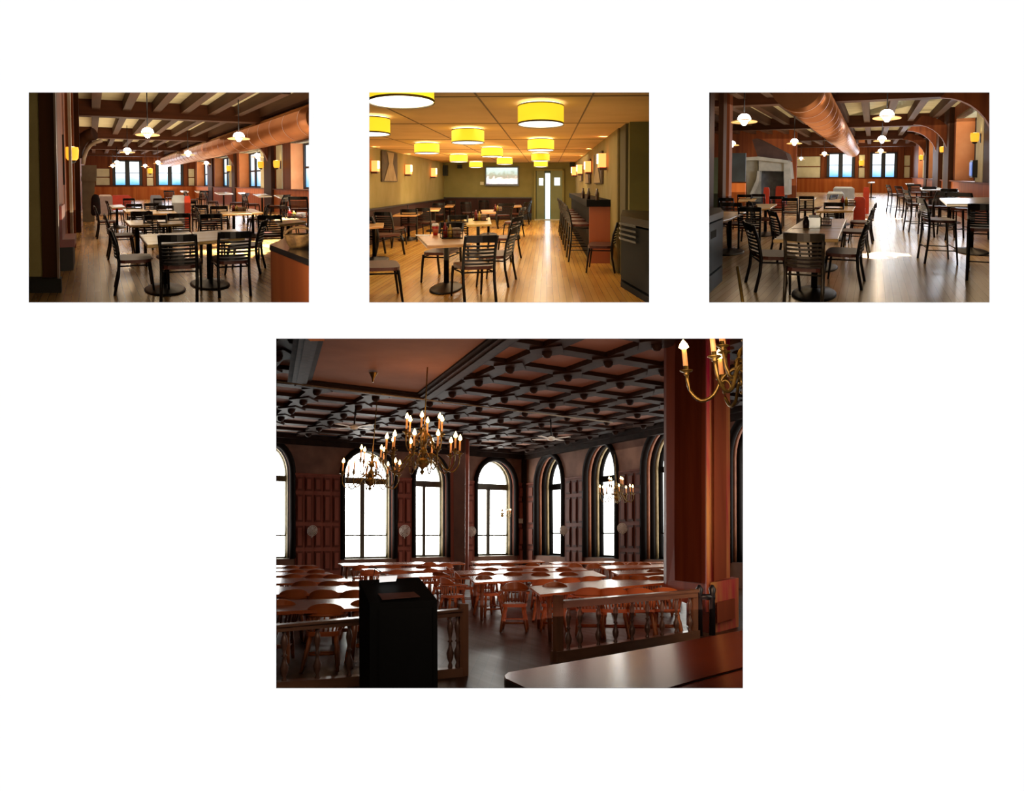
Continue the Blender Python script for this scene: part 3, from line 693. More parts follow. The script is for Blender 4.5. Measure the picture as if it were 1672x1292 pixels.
# added fill lamps in front, overhead and low down, and lamps before the windows
def hall_light(R, u0, XL_, XR_, Yn, Yb_, pf, pd, pw, wx):
    P = R.eye+R.d(u0, 112)*4.3; area(R, P, R.at(u0, 340, 0), 1.6, pf, '#ffe6c8', .6)
    P = R.eye+R.d(u0, 512)*4.3; area(R, P, R.eye+R.d(u0, 200)*15, 1.6, pf*.45, '#ffe0b8', .4)
    n = 3; L = (Yb_-Yn)/n
    for i in range(n):
        y = Yn+L*(i+.5); xc = (max(XL_, R.onY(R.rect[0]+10, 300, y).x)+min(XR_, R.onY(R.rect[2]-10, 300, y).x))/2
        w = min(XR_, R.onY(R.rect[2]-10, 300, y).x)-max(XL_, R.onY(R.rect[0]+10, 300, y).x)
        area(R, (xc, y, R.H+2.15), (xc, y+.01, 0), w*.9, pd*(w*L)/100, '#ffe9cc', L*.95)
        area(R, (xc, y, .9), (xc, y+.01, 9), w*.9, pd*1.6*(w*L)/100, '#ffe6c0', L*.95)
    for f in (.16, .42): yb = Yb_*(1-f); area(R, (xc, yb, R.H+1.9), (xc, Yb_, R.H-.2), w*.8, 60, '#ffe9cc', .5)
    for (p, t, sx, sy) in wx: area(R, p, t, sx, pw, '#e4f1ff', sy)
hall_light(R, 290, XL, XR, 12, Yb, 150, 240, 160, [((XR-.3, R.onX(490, 298, XR-.3).y, H+.6), (XR-6, R.onX(490, 298, XR).y+3, 0), 3, 1.5), ((XR-.3, R.onX(400, 298, XR).y, H+.6), (XR-6, R.onX(400, 298, XR).y, 0), 5, 1.5)])
for u in (208, 278): area(R, (R.onY(u, 298, Yb-.4).x, Yb-.4, (Zs+ZW)/2), (R.onY(230, 298, 20).x, 10, .5), 2.2, 45, '#e4f1ff', 1.4)
for (u, v, sx, pw, an) in ((432, 408, 2.2, 260, 1.0), (448, 396, 1.6, 160, 1), (398, 352, 2.0, 120, 1)):
    P = R.at(u, v, 0); area(R, P+Vector((.9, .6, 3.1)), P, sx, pw, '#fff8ee', 2.4, spread=12, name='floor_patch_lamp')  # added lamps standing in for window glare on the floor

# ---------------------------------------------------------------- TOP RIGHT (the same hall from another place)
R = R3; H = R.H
Yb = R.at(1430, 315, 0).y; XR = R.onY(1490, 285, Yb).x
Y1 = R.at(1400, 164, H+2.24).y; Y2 = R.at(1420, 207, H+2.24).y
beams = [Y1+(Y2-Y1)*i for i in range(4)]
XL = R.at(1205, 372, 0).x
Zs = R.onX(1559, 294.5, XR).z; Zt = R.onX(1560, 195, XR).z
Zb, Zc = hall_shell(R, XL, XR, Yb, 315, beams, joist0=R.at(1415, 185, H+2.6).x, pitch=.88, fm_=floor_hall_pale)
ZW = R.onY(1440, 249, Yb).z
zs3 = R.onY(1440, 291, Yb).z
back_wall(R, Yb, XL-3, XR+.3, zs3, ZW, Zc, [(1350, 1395), (1420, 1464)],
    [(1299, 1339, zs3, zs3+.95), (1299, 1339, zs3+1.05, zs3+1.9), (1402, 1411.5, zs3, zs3+.9), (1402, 1411.5, zs3+1, zs3+2.0), (1476, 1485, zs3, zs3+.95), (1476, 1485, zs3+1.05, zs3+1.9)],
    [(1293, 1298), (1340, 1346), (1396, 1401), (1412, 1416), (1466, 1475), (1486, 1490)])
right_wall(R, XR, Yb, Zs, Zt, Zc, [(1499, 1507.5), (1516, 1530), (1559, 1594)],
    [(1508, 1510.5, Zs, Zt), (1541, 1546.5, Zs, Zt), (1595, 1607, Zs, Zt+.3)], [(1511, 1515, .1), (1530.5, 1540, .22), (1547, 1556, .18), (1608, 1634, .05)], dep=.7)
P0 = R.at(1300, 138, H+1.85)
duct(R, P0, Vector((P0.x, Yb-7, P0.z)), .50, 'large copper air duct running to the back wall of the top right photo')
slab(R, 'wall_left', 1130, 1300, R.at(1240, 330, 0)+Vector((0, 3, 0)), 0, Zc, .3, mid_wood)
# left side posts, dark board and panelling
for (u0, u1, v, m) in ((1140, 1158, 400, dark_wood), (1172, 1180, 372, dark_wood), (1181, 1190, 368, mid_wood), (1292, 1297, 322, dark_wood)):
    slab(R, 'pillar', u0, u1, R.at((u0+u1)/2, v, 0), 0, Zc, .5, m)
Pb = R.at(1203, 352, 0)
slab(R, 'trim_board', 1190, 1217, Pb, R.near(1203, 297, Pb).z, R.near(1203, 250, Pb).z, .1, mat('slate_board', '#26323c', .4, c2='#1c252e', scale=2))
slab(R, 'trim_wainscot', 1190, 1217, Pb, 0, R.near(1203, 299, Pb).z, .15, wain)
slab(R, 'wall_left', 1150, 1182, R.at(1160, 360, 0)+Vector((0, 1, 0)), 0, H+.6, .1, mat('dim_green', '#2f3a28', .8))
# stone fireplace with white legs and brown plaster hood
P = R.at(1255, 342, 0)
def fire(R, P, label):
    root = link('fireplace', None, R.M @ Matrix.Translation(P)); tag(root, label, 'fireplace')
    g = lambda u, v: R.near(u, v, P)-P
    def pr(name, px, m, y0, y1, par=root):
        pts = [g(u, v) for u, v in px]; pts = [Vector((p.x, p.y+y0, p.z)) for p in pts]
        return link(name, MB().prism(pts, (0, y1-y0, 0)).mesh(name, m), None, par)
    pr('side', [(1217, 260), (1240, 258), (1241, 330), (1220, 330)], stone, 0, 2)
    pr('mantel', [(1213, 258), (1241, 256), (1287, 262), (1289, 267), (1241, 262), (1213, 262)], stone_light, -.5, 1)
    pr('frieze', [(1240, 260), (1288, 266), (1286, 280), (1240, 279)], stone_light, -.2, 1)
    pr('leg', [(1238, 279), (1242, 279), (1241, 295), (1232, 317), (1226, 317), (1237, 292)], stone_light, -.3, .4)
    pr('leg', [(1281, 262), (1290, 264), (1293, 292), (1289, 292), (1289, 318), (1282, 318), (1281, 290)], stone_light, -.3, 1)
    pr('hood', [(1228, 228), (1236, 226), (1283, 250), (1287, 262), (1241, 258), (1238, 259)], mat('brown_hood', '#5d4238', .8, c2='#4d352c', scale=2), 0, 2)
    pr('fireback', [(1240, 278), (1283, 279), (1283, 335), (1222, 335)], mat('fire_interior', '#6d7276', .7, c2='#555a60', scale=3), .5, .6)
    return root
fire(R, P, 'pale stone fireplace with brown hood at the left of the top right photo')
for (u, v, l) in ((1215, 202, 'nearest pendant lamp at the upper left'), (1448, 196, 'nearest pendant lamp at the upper right'), (1195, 239, 'pendant lamp low at the far left'), (1297, 236, 'pendant lamp left of the duct, second row'), (1440, 232, 'pendant lamp above the right back window')):
    lamp(R, u, v, H+1.15, l+' of the top right photo', 1.0, power=12)
for (u, v, l) in ((1280, 256, 'small pendant lamp before the brown hood'), (1308, 261, 'small far pendant lamp on the cream panel'), (1325.5, 265, 'smallest far pendant lamp, right on the cream panel'), (1346, 254, 'small pendant lamp left of the left back window'), (1438, 250, 'far pendant lamp at the top of the right back window'), (1371, 264, 'far pendant lamp seen against the left back window')):
    lamp(R, u, v, H+1.15, l+' of the top right photo', 1.0, power=0)
for (u, v, l, s) in ((1543.5, 244, 'on the cream panel by the orange bay', 1.0), (1600, 224, 'nearest, at the right edge', 1.1), (1508, 257, 'small and far on the right wall', 1.2)):
    sconce(R, R.onX(u, v, XR-.08), 90, 'amber wall sconce '+l+' of the top right photo', s)
sconce(R, R.onY(1406.5, 266, Yb-.1), 0, 'amber wall sconce between the back windows of the top right photo', 1.9)
Ps = R.onX(1589, 290, XR-.12); o = link('wall_screen', None, R.M @ Matrix.Translation(Ps)); tag(o, 'small blue lit screen on the wall near the right edge of the top right photo', 'screen')
hs = R.onX(1589, 262, XR-.12).z-Ps.z
link('casing', MB().box(-.06, .08, -.35, .35, 0, hs).mesh('casing', mat('screen_case', '#15181f', .4)), None, o)
link('display', MB().box(-.08, -.06, -.3, .3, hs*.1, hs*.9).mesh('display', mat('screen_blue', '#3b62b8', .4, c2='#7fa0dc', scale=4, emit=.7, ec='#4068c0')), None, o)
Pd = R.onY(1396, 232, Yb-6); o = link('duct_box', MB().box(-.7, .7, 0, 2.2, 0, 1.3).mesh('duct_box', copper), R.M @ Matrix.Translation(Pd)); tag(o, 'square copper duct box above the end of the round duct, top right photo', 'duct')
# tables
pedestal_table(R, [(1262, 391), (1369, 390), (1376, 373), (1287, 374)], .75, 'light wood table nearest us with the napkin holder behind it, top right photo', 'dining tables in the top right photo', bases=((.62, .15),))
pedestal_table(R, [(1288, 373.5), (1376, 372.5), (1383, 357), (1312, 358)], .75, 'light wood table joined behind the nearest one, top right photo', 'dining tables in the top right photo')
for q, l in (([(1180, 360), (1190, 358), (1218, 346), (1178, 345)], 'light corner of a table behind the dark bin'), ([(1239, 341), (1258, 340), (1269, 333), (1234, 333)], 'small light table at the left, middle distance'),
             ([(1332, 345), (1393, 344), (1397, 336), (1345, 336)], 'light table in the middle behind the long one'), ([(1345, 331), (1396, 330), (1399, 325), (1352, 325)], 'far light table behind the white seats'),
             ([(1205, 328), (1233, 327), (1236, 323), (1208, 323)], 'far small table before the slate board'), ([(1296, 327), (1330, 326), (1333, 322), (1300, 322)], 'far table under the cream panel')):
    pedestal_table(R, q, .75, l+', top right photo', 'dining tables in the top right photo')
for q, l in (([(1546, 333), (1640, 332), (1632, 322), (1534, 323)], 'nearest bar table at the right edge'), ([(1505, 310), (1541, 309.5), (1534, 306), (1502, 306.5)], 'second bar table from the right'),
             ([(1541, 312.5), (1566, 312), (1563, 309.5), (1540, 310)], 'bar table under the orange window bay'), ([(1480, 301), (1494, 300.8), (1491, 298.8), (1478, 299)], 'small far bar table right of the aisle'), ([(1417, 298.5), (1429, 298.3), (1428, 296.8), (1417, 297)], 'farthest bar table under the right back window')):
    bar_table(R, q, l+', top right photo')
chairs(R, K_CHAIR_BROWN, [(1314, 494, 2, 'brown slat-back chair turned away at the near table end, centre of the top right photo')], 'brown slat back chairs')
chairs(R, K_CHAIR, [
    (1262, 470, 68, 'dark chair at the left side of the near table, top right photo'), (1290, 424, 68, 'second dark chair along the left side of the long table, top right photo'),
    (1376, 464, -82, 'dark chair pulled out at the right side of the near table, top right photo'), (1405, 395, -85, 'dark chair on the right side of the middle table, top right photo'),
    (1395, 416, -85, 'dark chair between the two right side chairs of the long table, top right photo'),
    (1362, 397, 178, 'dark chair facing us at the far end of the long table, top right photo'), (1223, 405, 0, 'dark chair turned away left of the blue lit chairs, top right photo'),
    (1200, 398, 170, 'dark chair half behind the dark bin, top right photo'), (1246, 388, 80, 'dark chair side on at the small left table, top right photo'),
    (1290, 372, 2, 'dark chair turned away behind the long table, left one, top right photo'), (1316, 366, 0, 'dark chair turned away before the far tables, top right photo'),
    (1268, 366, 0, 'dark chair before the fireplace, top right photo'), (1240, 358, 4, 'far dark chair left of the fireplace leg, top right photo'), (1215, 360, 0, 'far dark chair under the slate board, top right photo'),
    (1345, 362, -60, 'dark chair before the white booth seats, top right photo'), (1190, 372, 8, 'far dark chair beside the left posts, top right photo')], G)
chairs(R, K_STOOL, [
    (1531, 427, 72, 'tall black bar stool nearest the aisle at the right bar table, top right photo'), (1606, 452, 0, 'black bar stool turned away at the right edge, top right photo'),
    (1497, 378, 70, 'second black bar stool along the right aisle, top right photo'), (1462, 347, 70, 'far black bar stool at the end of the aisle, top right photo'),
    (1527, 385, -20, 'black bar stool behind the nearest aisle stool, top right photo'), (1481, 355, 60, 'black bar stool by the small far bar table, top right photo'),
    (1510, 356, -10, 'black bar stool under the far wall sconce, top right photo'), (1580, 392, 20, 'black bar stool behind the right bar table column, top right photo'),
    (1548, 368, 0, 'black bar stool under the orange bay, top right photo'), (1500, 342, 20, 'farthest black bar stool near the right wall, top right photo')], 'bar stools', 'stool')
booth_seat(R, 1350, 1376, 372-14, 313, white_v, 'white booth seat in the middle of the top right photo')
booth_seat(R, 1394, 1411, 366, 322, orange_v, 'orange booth seat right of the white seats, top right photo')
booth_seat(R, 1409, 1418, 352, 306, orange_v, 'narrow orange booth seat beside the aisle, top right photo')
booth_seat(R, 1361, 1393, 338, 305, white_v, 'far white booth seat under the left back window, top right photo')
booth_seat(R, 1266, 1280, 342, 304, orange_v, 'red orange seat inside the fireplace opening, top right photo')
booth_seat(R, 1246, 1255, 345, 306, red_bright, 'small red seat left of the fireplace middle, top right photo')
R.place(K_CADDY, R.at(1341, 368, .75), 0, 'condiment caddy at the right of the long table, top right photo', 'caddy', scale=1.2, k=1.2)
R.place(K_NAPKINS, R.at(1329, 371, .75), 0, 'silver napkin holder on the long table, top right photo', 'napkin holder', scale=1.25, k=1.2)
R.place(K_CADDY, R.at(1384, 336, .75), 0, 'small caddy on the middle table, top right photo', 'caddy', scale=1.5, k=1.3)
pb = kit('pepper_bottle', 'bottle', [('bottle', MB().lathe([(.05, 0), (.055, .12), (.03, .16), (.035, .2), (.0, .22)], 12).mesh('bottle', mat('dark_bottle', '#2a1c1c', .3)))])
R.place(pb, R.at(1316, 372, .75), 0, 'dark squat bottle left of the napkin holder, top right photo', 'bottle', scale=.85)
# dark waste unit at the lower left
def bin_unit(R, px_top, v_bot, label, hz, m, uref, flip=1):
    """px_top: corners of the top as seen (on the plane at height hz)"""
    tp = [R.at(u, v, hz) for u, v in px_top]; c = sum(tp, Vector())/len(tp); c.z = 0
    root = link('waste_bin', None, R.M @ Matrix.Translation(c)); tag(root, label, 'waste bin')
    zq = max(0, R.near(px_top[0][0], 508, tp[0]).z, R.near(px_top[1][0], 508, tp[1]).z)
    b = [Vector((p.x-c.x, p.y-c.y, zq)) for p in tp]
    link('cabinet', MB().prism(b, (0, 0, max(.02, hz*.45-zq))).mesh('cabinet', m), None, root)
    b2 = [Vector((p.x*.99, p.y*.99, hz*.47)) for p in b]
    link('upper_cabinet', MB().prism(b2, (0, 0, hz*.53-.09)).mesh('upper_cabinet', m), None, root)
    b3 = [Vector((p.x*1.02, p.y*1.02, hz-.07)) for p in b]
    link('lid', MB().prism(b3, (0, 0, .07)).mesh('lid', mat('bin_lid', '#14181c', .3)), None, root)
    return root, b, c
bin_m = mat('slate_cabinet', '#2b3a48', .4, c2='#26333f', scale=2)
rt, b, c = bin_unit(R, [(1130, 362), (1181, 345), (1176, 339), (1130, 340)], 494, 'slate grey waste cabinet at the lower left corner of the top right photo', 1.15, bin_m, 0)
a_, b_ = b[0], b[1]; q = lambda t, z, o: (a_.x+(b_.x-a_.x)*t+.0, a_.y+(b_.y-a_.y)*t-o, z)
link('slot', MB().add([q(.55, .9, .012), q(.75, .9, .012), q(.75, .98, .012), q(.55, .98, .012)], [(0, 1, 2, 3)]).mesh('slot', mat('slot_black', '#050607', .8)), None, rt)
# added fill lamps, and lamps before the windows
hall_light(R, 1390, XL, XR, 12, Yb, 120, 220, 140, [((XR-.2, R.onX(1575, 285, XR).y, H+.8), (XR-5, R.onX(1575, 285, XR).y-1, 0), 3, 1.6), ((XR-.2, R.onX(1520, 285, XR).y, H+.8), (XR-6, R.onX(1540, 285, XR).y-4, 0), 5, 1.6)])
for u in (1372, 1442): area(R, (R.onY(u, 285, Yb-.4).x, Yb-.4, (zs3+ZW)/2), (R.onY(u, 285, 10).x, 10, .5), 2.0, 45, '#e4f1ff', 1.6)
# added lamps stand in for low sun: two narrow bars on the floor
for (u, v, sx, sy_, rt_, pw) in ((1437, 417, 1.2, 1.1, 0, 90), (1440, 358, 1.7, 2.2, 0, 90)):
    P = R.at(u, v, 0); area(R, P+Vector((3.2*.35, -.6, 3.4*.6)), P, sx, pw, '#fff6e8', .5, spread=6, name='floor_patch_lamp')
# ================================================================ the olive cafe with drum lamps (top middle)
R = R2; H = R.H
olive = mat('olive_wall', '#8a8048', .8, c2='#80763f', scale=1.5); olive2 = mat('olive_wall_side', '#93834f', .8, c2='#87783f', scale=1.5)
ceil_m = mat('tan_ceiling', '#e0b56c', .8, c2='#d2a65e', scale=1)
floor_c = plank_floor('oak_floor', '#e0ac54', '#cf9844', '#a87a34', .09, 2.4, .2, .5)
Yb = R.at(890, 359, 0).y; XL = R.onY(725, 300, Yb).x; XR = R.onY(939, 300, Yb).x; Zc = R.onY(800, 265.5, Yb).z
r = R.rect; uL, uR = r[0]-20, r[2]+20
a, b = R.at(uL, 510, 0), R.at(uR, 510, 0)
yr = R.at(1035, 199, Zc).y
R.struct('floor', MB().add([a, b, (max(b.x, 2.2), yr, 0), (XR+.2, yr+.2, 0), (XR+.2, Yb+.3, 0), (XL-.2, Yb+.3, 0), (XL-.2, R.onX(uL, 300, XL-.2).y, 0)], [tuple(range(7))]), floor_c)
a, b = R.at(uL, 137, Zc), R.at(uR, 137, Zc)
R.struct('ceiling', MB().add([a, b, (max(b.x, 2.2), yr, Zc), (XR+.3, yr+.2, Zc), (XR+.3, Yb+.3, Zc), (XL-.3, Yb+.3, Zc), (XL-.3, R.onX(uL, 300, XL-.3).y, Zc)], [tuple(range(6, -1, -1))]), ceil_m)
# fine joints between the ceiling boards
jm = mat('ceiling_joint', '#7d5f30', .8)
j = MB()
for x in (-3.4, -2.1, -.8, .5): j.box(x, x+.02, max(6.5, abs(x)/.26), Yb, Zc-.006, Zc+.01)
for y in (8, 11.5, 15.5, 20, 25): j.box(max(XL, R.onY(uL, 300, y).x), min(XR+.1, R.onY(uR, 300, y).x), y, y+.05, Zc-.006, Zc+.01)
R.struct('trim_joint', j, jm)
yl = R.onX(uL, 300, XL).y
R.struct('wall_left', MB().box(XL-.2, XL, yl, Yb+.2, 0, Zc), olive2)
R.struct('wall_back', MB().box(XL-.2, XR+.3, Yb, Yb+.2, 0, Zc), olive)
R.struct('wall_right', MB().box(XR, XR+.2, yr+1.2, Yb+.2, 0, Zc), olive2)
pc = R.onY(1012, 300, yr+1.2); p2 = R.onY(1028, 300, yr+.3); p3 = R.onY(uR, 300, yr)
R.struct('wall_return', MB().box(XR, p2.x+.2, yr+1.2, yr+1.4, 0, Zc), olive2)
R.struct('pillar', MB().box(pc.x, p2.x, yr+.3, yr+1.3, 0, Zc), mat('olive_shadow', '#4f4a2a', .8))  # wall olive darkened: shade on the column put into its colour
R.struct('wall_right', MB().box(R.onY(1028, 300, yr).x, p3.x+.2, yr, yr+.2, 0, Zc), mat('olive_green_wall', '#6d6b34', .8, c2='#64622f', scale=2))
# maroon wainscot and bench line
maroon = wood('maroon_panel', '#301815', '#3b201b', .55, 2, 'z', spec=.15); cap = mat('dark_cap', '#1f1513', .4)
zw = R.onX(650, R.vh+34, XL).z; zw = R.onX(603.6, 343, XL).z
zb = R.onY(800, 324, Yb).z; xb = R.onY(868, 300, Yb).x
R.struct('trim_wainscot', MB().box(XL, XL+.08, yl, Yb, 0, zw), maroon); R.struct('trim_cap', MB().box(XL, XL+.12, yl, Yb, zw, zw+.04), cap)
R.struct('trim_wainscot', MB().box(XL, xb, Yb-.1, Yb, 0, zb), maroon); R.struct('trim_cap', MB().box(XL, xb+.02, Yb-.14, Yb, zb, zb+.05), cap)
R.struct('baseboard_back', MB().box(R.onY(848, 300, Yb).x, xb, Yb-.16, Yb-.1, 0, .3), mat('base_navy', '#1a2230', .5))
# double door, one leaf ajar
door_m = mat('green_door', '#7d8258', .6, c2='#73784f', scale=2); xY = lambda u, y=Yb: R.onY(u, 300, y).x
zd = R.onY(890, 279, Yb).z
root = R.struct('door_1', MB().box(xY(873), xY(921), Yb-.05, Yb-.02, 0, zd), mat('door_gap_dark', '#39422c', .7))
R.struct('door_frame', MB().box(xY(872), xY(875), Yb-.2, Yb-.05, 0, zd+.08).box(xY(918), xY(921), Yb-.2, Yb-.05, 0, zd+.08).box(xY(872), xY(921), Yb-.2, Yb-.05, zd, zd+.08), olive, root)
R.struct('door_leaf', MB().box(xY(876), xY(889), Yb-.14, Yb-.08, .04, zd), door_m, root)
R.struct('door_leaf', MB().box(xY(899), xY(918), Yb-.14, Yb-.08, .04, zd), door_m, root)
zz = lambda v: R.onY(890, v, Yb-.2).z
pm = mat('bright_glass', '#d8ecf2', .3, emit=1.1, ec='#cfe6f0')
R.struct('door_window', MB().box(xY(880, Yb-.2), xY(887, Yb-.2), Yb-.17, Yb-.15, zz(303), zz(291)), pm, root)
R.struct('door_window', MB().box(xY(905, Yb-.2), xY(914.5, Yb-.2), Yb-.17, Yb-.15, zz(303), zz(290)), pm, root)
R.struct('daylight_gap', MB().box(xY(890.5), xY(898), Yb-.09, Yb-.06, .02, zz(283)), pane_mat('corridor_light', '#f2fbff', '#9cc8dc', 0, 2.0, 3.5), root)
R.struct('threshold', MB().box(xY(873), xY(919), Yb-.3, Yb-.1, 0, .04), mat('threshold', '#b9b49a', .4), root)
# television
P = R.onY(819.5, 304, Yb-.1); w_ = xY(847, Yb-.1)-P.x; ht = R.onY(819, 272, Yb-.1).z-P.z
tv = link('television', None, R.M @ Matrix.Translation(P)); tag(tv, 'flat television showing a bright match on the back wall of the top middle photo', 'television')
link('bezel', MB().box(-w_, w_, 0, .08, 0, ht).mesh('bezel', mat('tv_black', '#0b0d14', .25)), None, tv)
sm = bpy.data.materials.new('tv_picture'); sm.use_nodes = True; nt = sm.node_tree; bs = nt.nodes['Principled BSDF']
tc = nt.nodes.new('ShaderNodeTexCoord'); sp = nt.nodes.new('ShaderNodeSeparateXYZ'); nz = nt.nodes.new('ShaderNodeTexNoise'); nz.inputs['Scale'].default_value = 7; nz.inputs['Detail'].default_value = 6
nt.links.new(tc.outputs['Object'], sp.inputs[0]); nt.links.new(tc.outputs['Object'], nz.inputs['Vector'])
ma = nt.nodes.new('ShaderNodeMath'); ma.operation = 'MULTIPLY_ADD'; ma.inputs[1].default_value = .55; nt.links.new(nz.outputs['Fac'], ma.inputs[0]); nt.links.new(sp.outputs['Z'], ma.inputs[2])
mr = nt.nodes.new('ShaderNodeMapRange'); mr.inputs[1].default_value = .25; mr.inputs[2].default_value = .25+ht; nt.links.new(ma.outputs[0], mr.inputs[0])
cr = nt.nodes.new('ShaderNodeValToRGB'); el = cr.color_ramp.elements; el[0].color = lin('#1b4fb4'); el[0].position = .05; el[1].color = lin('#bfe9f6'); el[1].position = .95
for p_, c_ in ((.2, '#e8f6fb'), (.42, '#dff2f8'), (.5, '#1f5f72'), (.62, '#3f8f8f'), (.75, '#8fd6e0')):
    e = el.new(p_); e.color = lin(c_)
nt.links.new(mr.outputs[0], cr.inputs[0]); nt.links.new(cr.outputs[0], bs.inputs['Emission Color']); bs.inputs['Emission Strength'].default_value = .95
link('screen', MB().box(-w_*.93, w_*.93, -.02, 0, ht*.1, ht*.94).mesh('screen', sm), None, tv)
# speakers
sp_m = mat('speaker_black', '#14160f', .6)
for (u, v, w2, h2, l) in ((724, 287, 6, 17, 'black loudspeaker in the back left corner, largest'), (750, 275, 3.5, 6, 'small black loudspeaker on the back wall, left of the television'), (934, 272, 3.5, 9, 'small black loudspeaker at the right end of the back wall')):
    P = R.onY(u, v, Yb-.4); sx = w2*P.y/F; sh = h2*P.y/F
    o = link('loudspeaker', None, R.M @ Matrix.Translation(P)); tag(o, l+', top middle photo', 'loudspeaker')
    link('body', MB().box(-sx, sx, 0, .35, 0, sh).mesh('body', sp_m), None, o)
    link('grille', MB().box(-sx*.85, sx*.85, -.02, 0, sh*.08, sh*.92).mesh('grille', mat('grille', '#23251c', .9)), None, o)
so = R.onY(787, 299.5, Yb); o = link('wall_switch', MB().box(-.08, .08, -.04, 0, -.07, .07).mesh('wall_switch', mat('switch', '#c9c29a', .5)), R.M @ Matrix.Translation(so)); tag(o, 'small pale wall switch beside the television, top middle photo', 'switch')
# pictures
def picture(u0, u1, v0, v1, X, lab, dark, pale, side):
    a = R.onX(u0, v1, X); b = R.onX(u1, v1, X); z1 = R.onX((u0+u1)/2, v0, X).z; z0 = R.onX((u0+u1)/2, v1, X).z
    y0, y1 = sorted((a.y, b.y)); c = Vector((X, (y0+y1)/2, z0))
    o = link('picture', None, R.M @ Matrix.Translation(c)); tag(o, lab, 'picture', 'framed pictures in the top middle photo')
    h = z1-z0; w = (y1-y0)/2; t = .04*side
    link('canvas', MB().box(min(0, t), max(0, t), -w, w, 0, h).mesh('canvas', dark), None, o)
    t2 = t*1.3
    pts = [(t2, -w*.45, h*.98), (t2, w*.45, h*.98), (t2, w*.3, h*.62), (t2, w*.85, h*.03), (t2, -w*.85, h*.03), (t2, -w*.2, h*.6)]
    link('print', MB().prism(pts, (.004*side, 0, 0)).mesh('print', pale), None, o)
pdk = mat('photo_dark', '#3a2e22', .7, c2='#54442f', scale=5); ppl = mat('photo_pale', '#a8926c', .7, c2='#8f7a56', scale=4)
picture(622, 647, 248, 297, XL+.01, 'tall picture of a pale path between dark trees on the left wall', pdk, ppl, 1)
for (u0, u1, v0, v1, l) in ((972, 985, 250, 300, 'nearest framed picture on the right wall, pale pointed shape'), (957, 965, 262, 300, 'second framed picture on the right wall'), (948, 952, 272, 296, 'farthest small picture on the right wall')):
    picture(u0, u1, v0, v1, XR-.01, l+', top middle photo', pdk, ppl, -1)
# sconces with streaks of their light above
s_am = mat('sconce_glass', '#ff9c5a', .5, emit=2.4, ec='#ff8a48'); s_hot = mat('sconce_hot', '#fff2d0', .5, emit=6, ec='#ffe9b8')
K_S2 = kit('wall_sconce', 'sconce', [('shade', MB().box(-.09, .09, -.16, -.02, -.12, .14).mesh('shade', s_am), None, [('bulb', MB().box(-.07, .03, -.18, -.14, -.05, .13).mesh('bulb', s_hot))]),
    ('bracket', MB().box(-.06, .06, -.14, 0, -.17, -.12).mesh('bracket', mat('bracket', '#3a1a10', .5)))])
for (u, v, X, ph, s, l) in ((606, 272, XL, -90, 1.1, 'nearest sconce, cut by the left edge'), (661, 277.5, XL, -90, 1.2, 'glowing sconce right of the tall picture on the left wall'), (703, 282, XL, -90, 1.3, 'glowing sconce farthest along the left wall'),
        (992, 263, XR, 90, 1.1, 'nearest and largest sconce on the right wall'), (967, 273, XR, 90, 1.15, 'second sconce on the right wall'), (952.5, 277, XR, 90, 1.2, 'third sconce on the right wall'), (942.5, 280, XR, 90, 1.3, 'farthest sconce on the right wall')):
    p = R.onX(u, v, X); p.x += .02 if X < 0 else -.02
    R.place(K_S2, p, ph, l+', top middle photo', 'sconce', group='wall sconces in the top middle photo', scale=s, face='axis', k=1.4)
    sg = 1 if X < 0 else -1
    l_ = bpy.data.lights.new('spot_light', 'SPOT'); l_.energy = 110; l_.color = (1, .8, .5); l_.spot_size = math.radians(38); l_.spot_blend = .6; l_.shadow_soft_size = .05
    ob = bpy.data.objects.new('spot_light', l_); COL.objects.link(ob)
    w_p = R.M @ (p+Vector((sg*.12, 0, .2))); t_p = R.M @ Vector((p.x+sg*.1, p.y, Zc)); ob.matrix_world = Matrix.Translation(w_p) @ (t_p-w_p).to_track_quat('-Z', 'Y').to_matrix().to_4x4()
# drum lamps
yel = mat('yellow_drum', '#ffd93a', .6, emit=1.05, ec='#ffd42a'); wht = mat('drum_diffuser', '#fffef6', .6, emit=2.2, ec='#fffdf0'); rim = mat('drum_rim', '#5a4410', .5)
zl = H+.745
hd_ = (Zc-zl)/1.18
K_DRUM = kit('drum_lamp', 'lamp', [
    ('shade', MB().lathe([(.24, .005), (.24, .185), (.236, .185), (.236, .005)], 40, cap=False).mesh('shade', yel)),
    ('rim', MB().lathe([(.243, -.004), (.243, .012), (.236, .012), (.236, -.004)], 40, cap=False).lathe([(.243, .178), (.243, .19), (.236, .19)], 40, cap=False).mesh('rim', rim)),
    ('diffuser', MB().lathe([(.0, -.006), (.12, -.005), (.235, .006)], 40).mesh('diffuser', wht)),
    ('glow_ring', MB().lathe([(.225, .19), (.225, .2), (.0, .2)], 32).mesh('glow_ring', wht)),
    ('rod', MB().tube([(-.2, 0, .18), (-.2, 0, hd_)], .006, 6).tube([(.2, 0, .18), (.2, 0, hd_)], .006, 6).mesh('rod', rim)),
    ('ceiling_plate', MB().lathe([(.10, hd_-.03), (.10, hd_)], 20).mesh('ceiling_plate', mat('plate_glow', '#fff6da', .6, emit=.8, ec='#ffedc0')))])  # plate glows by itself, standing in for lamp light on the ceiling
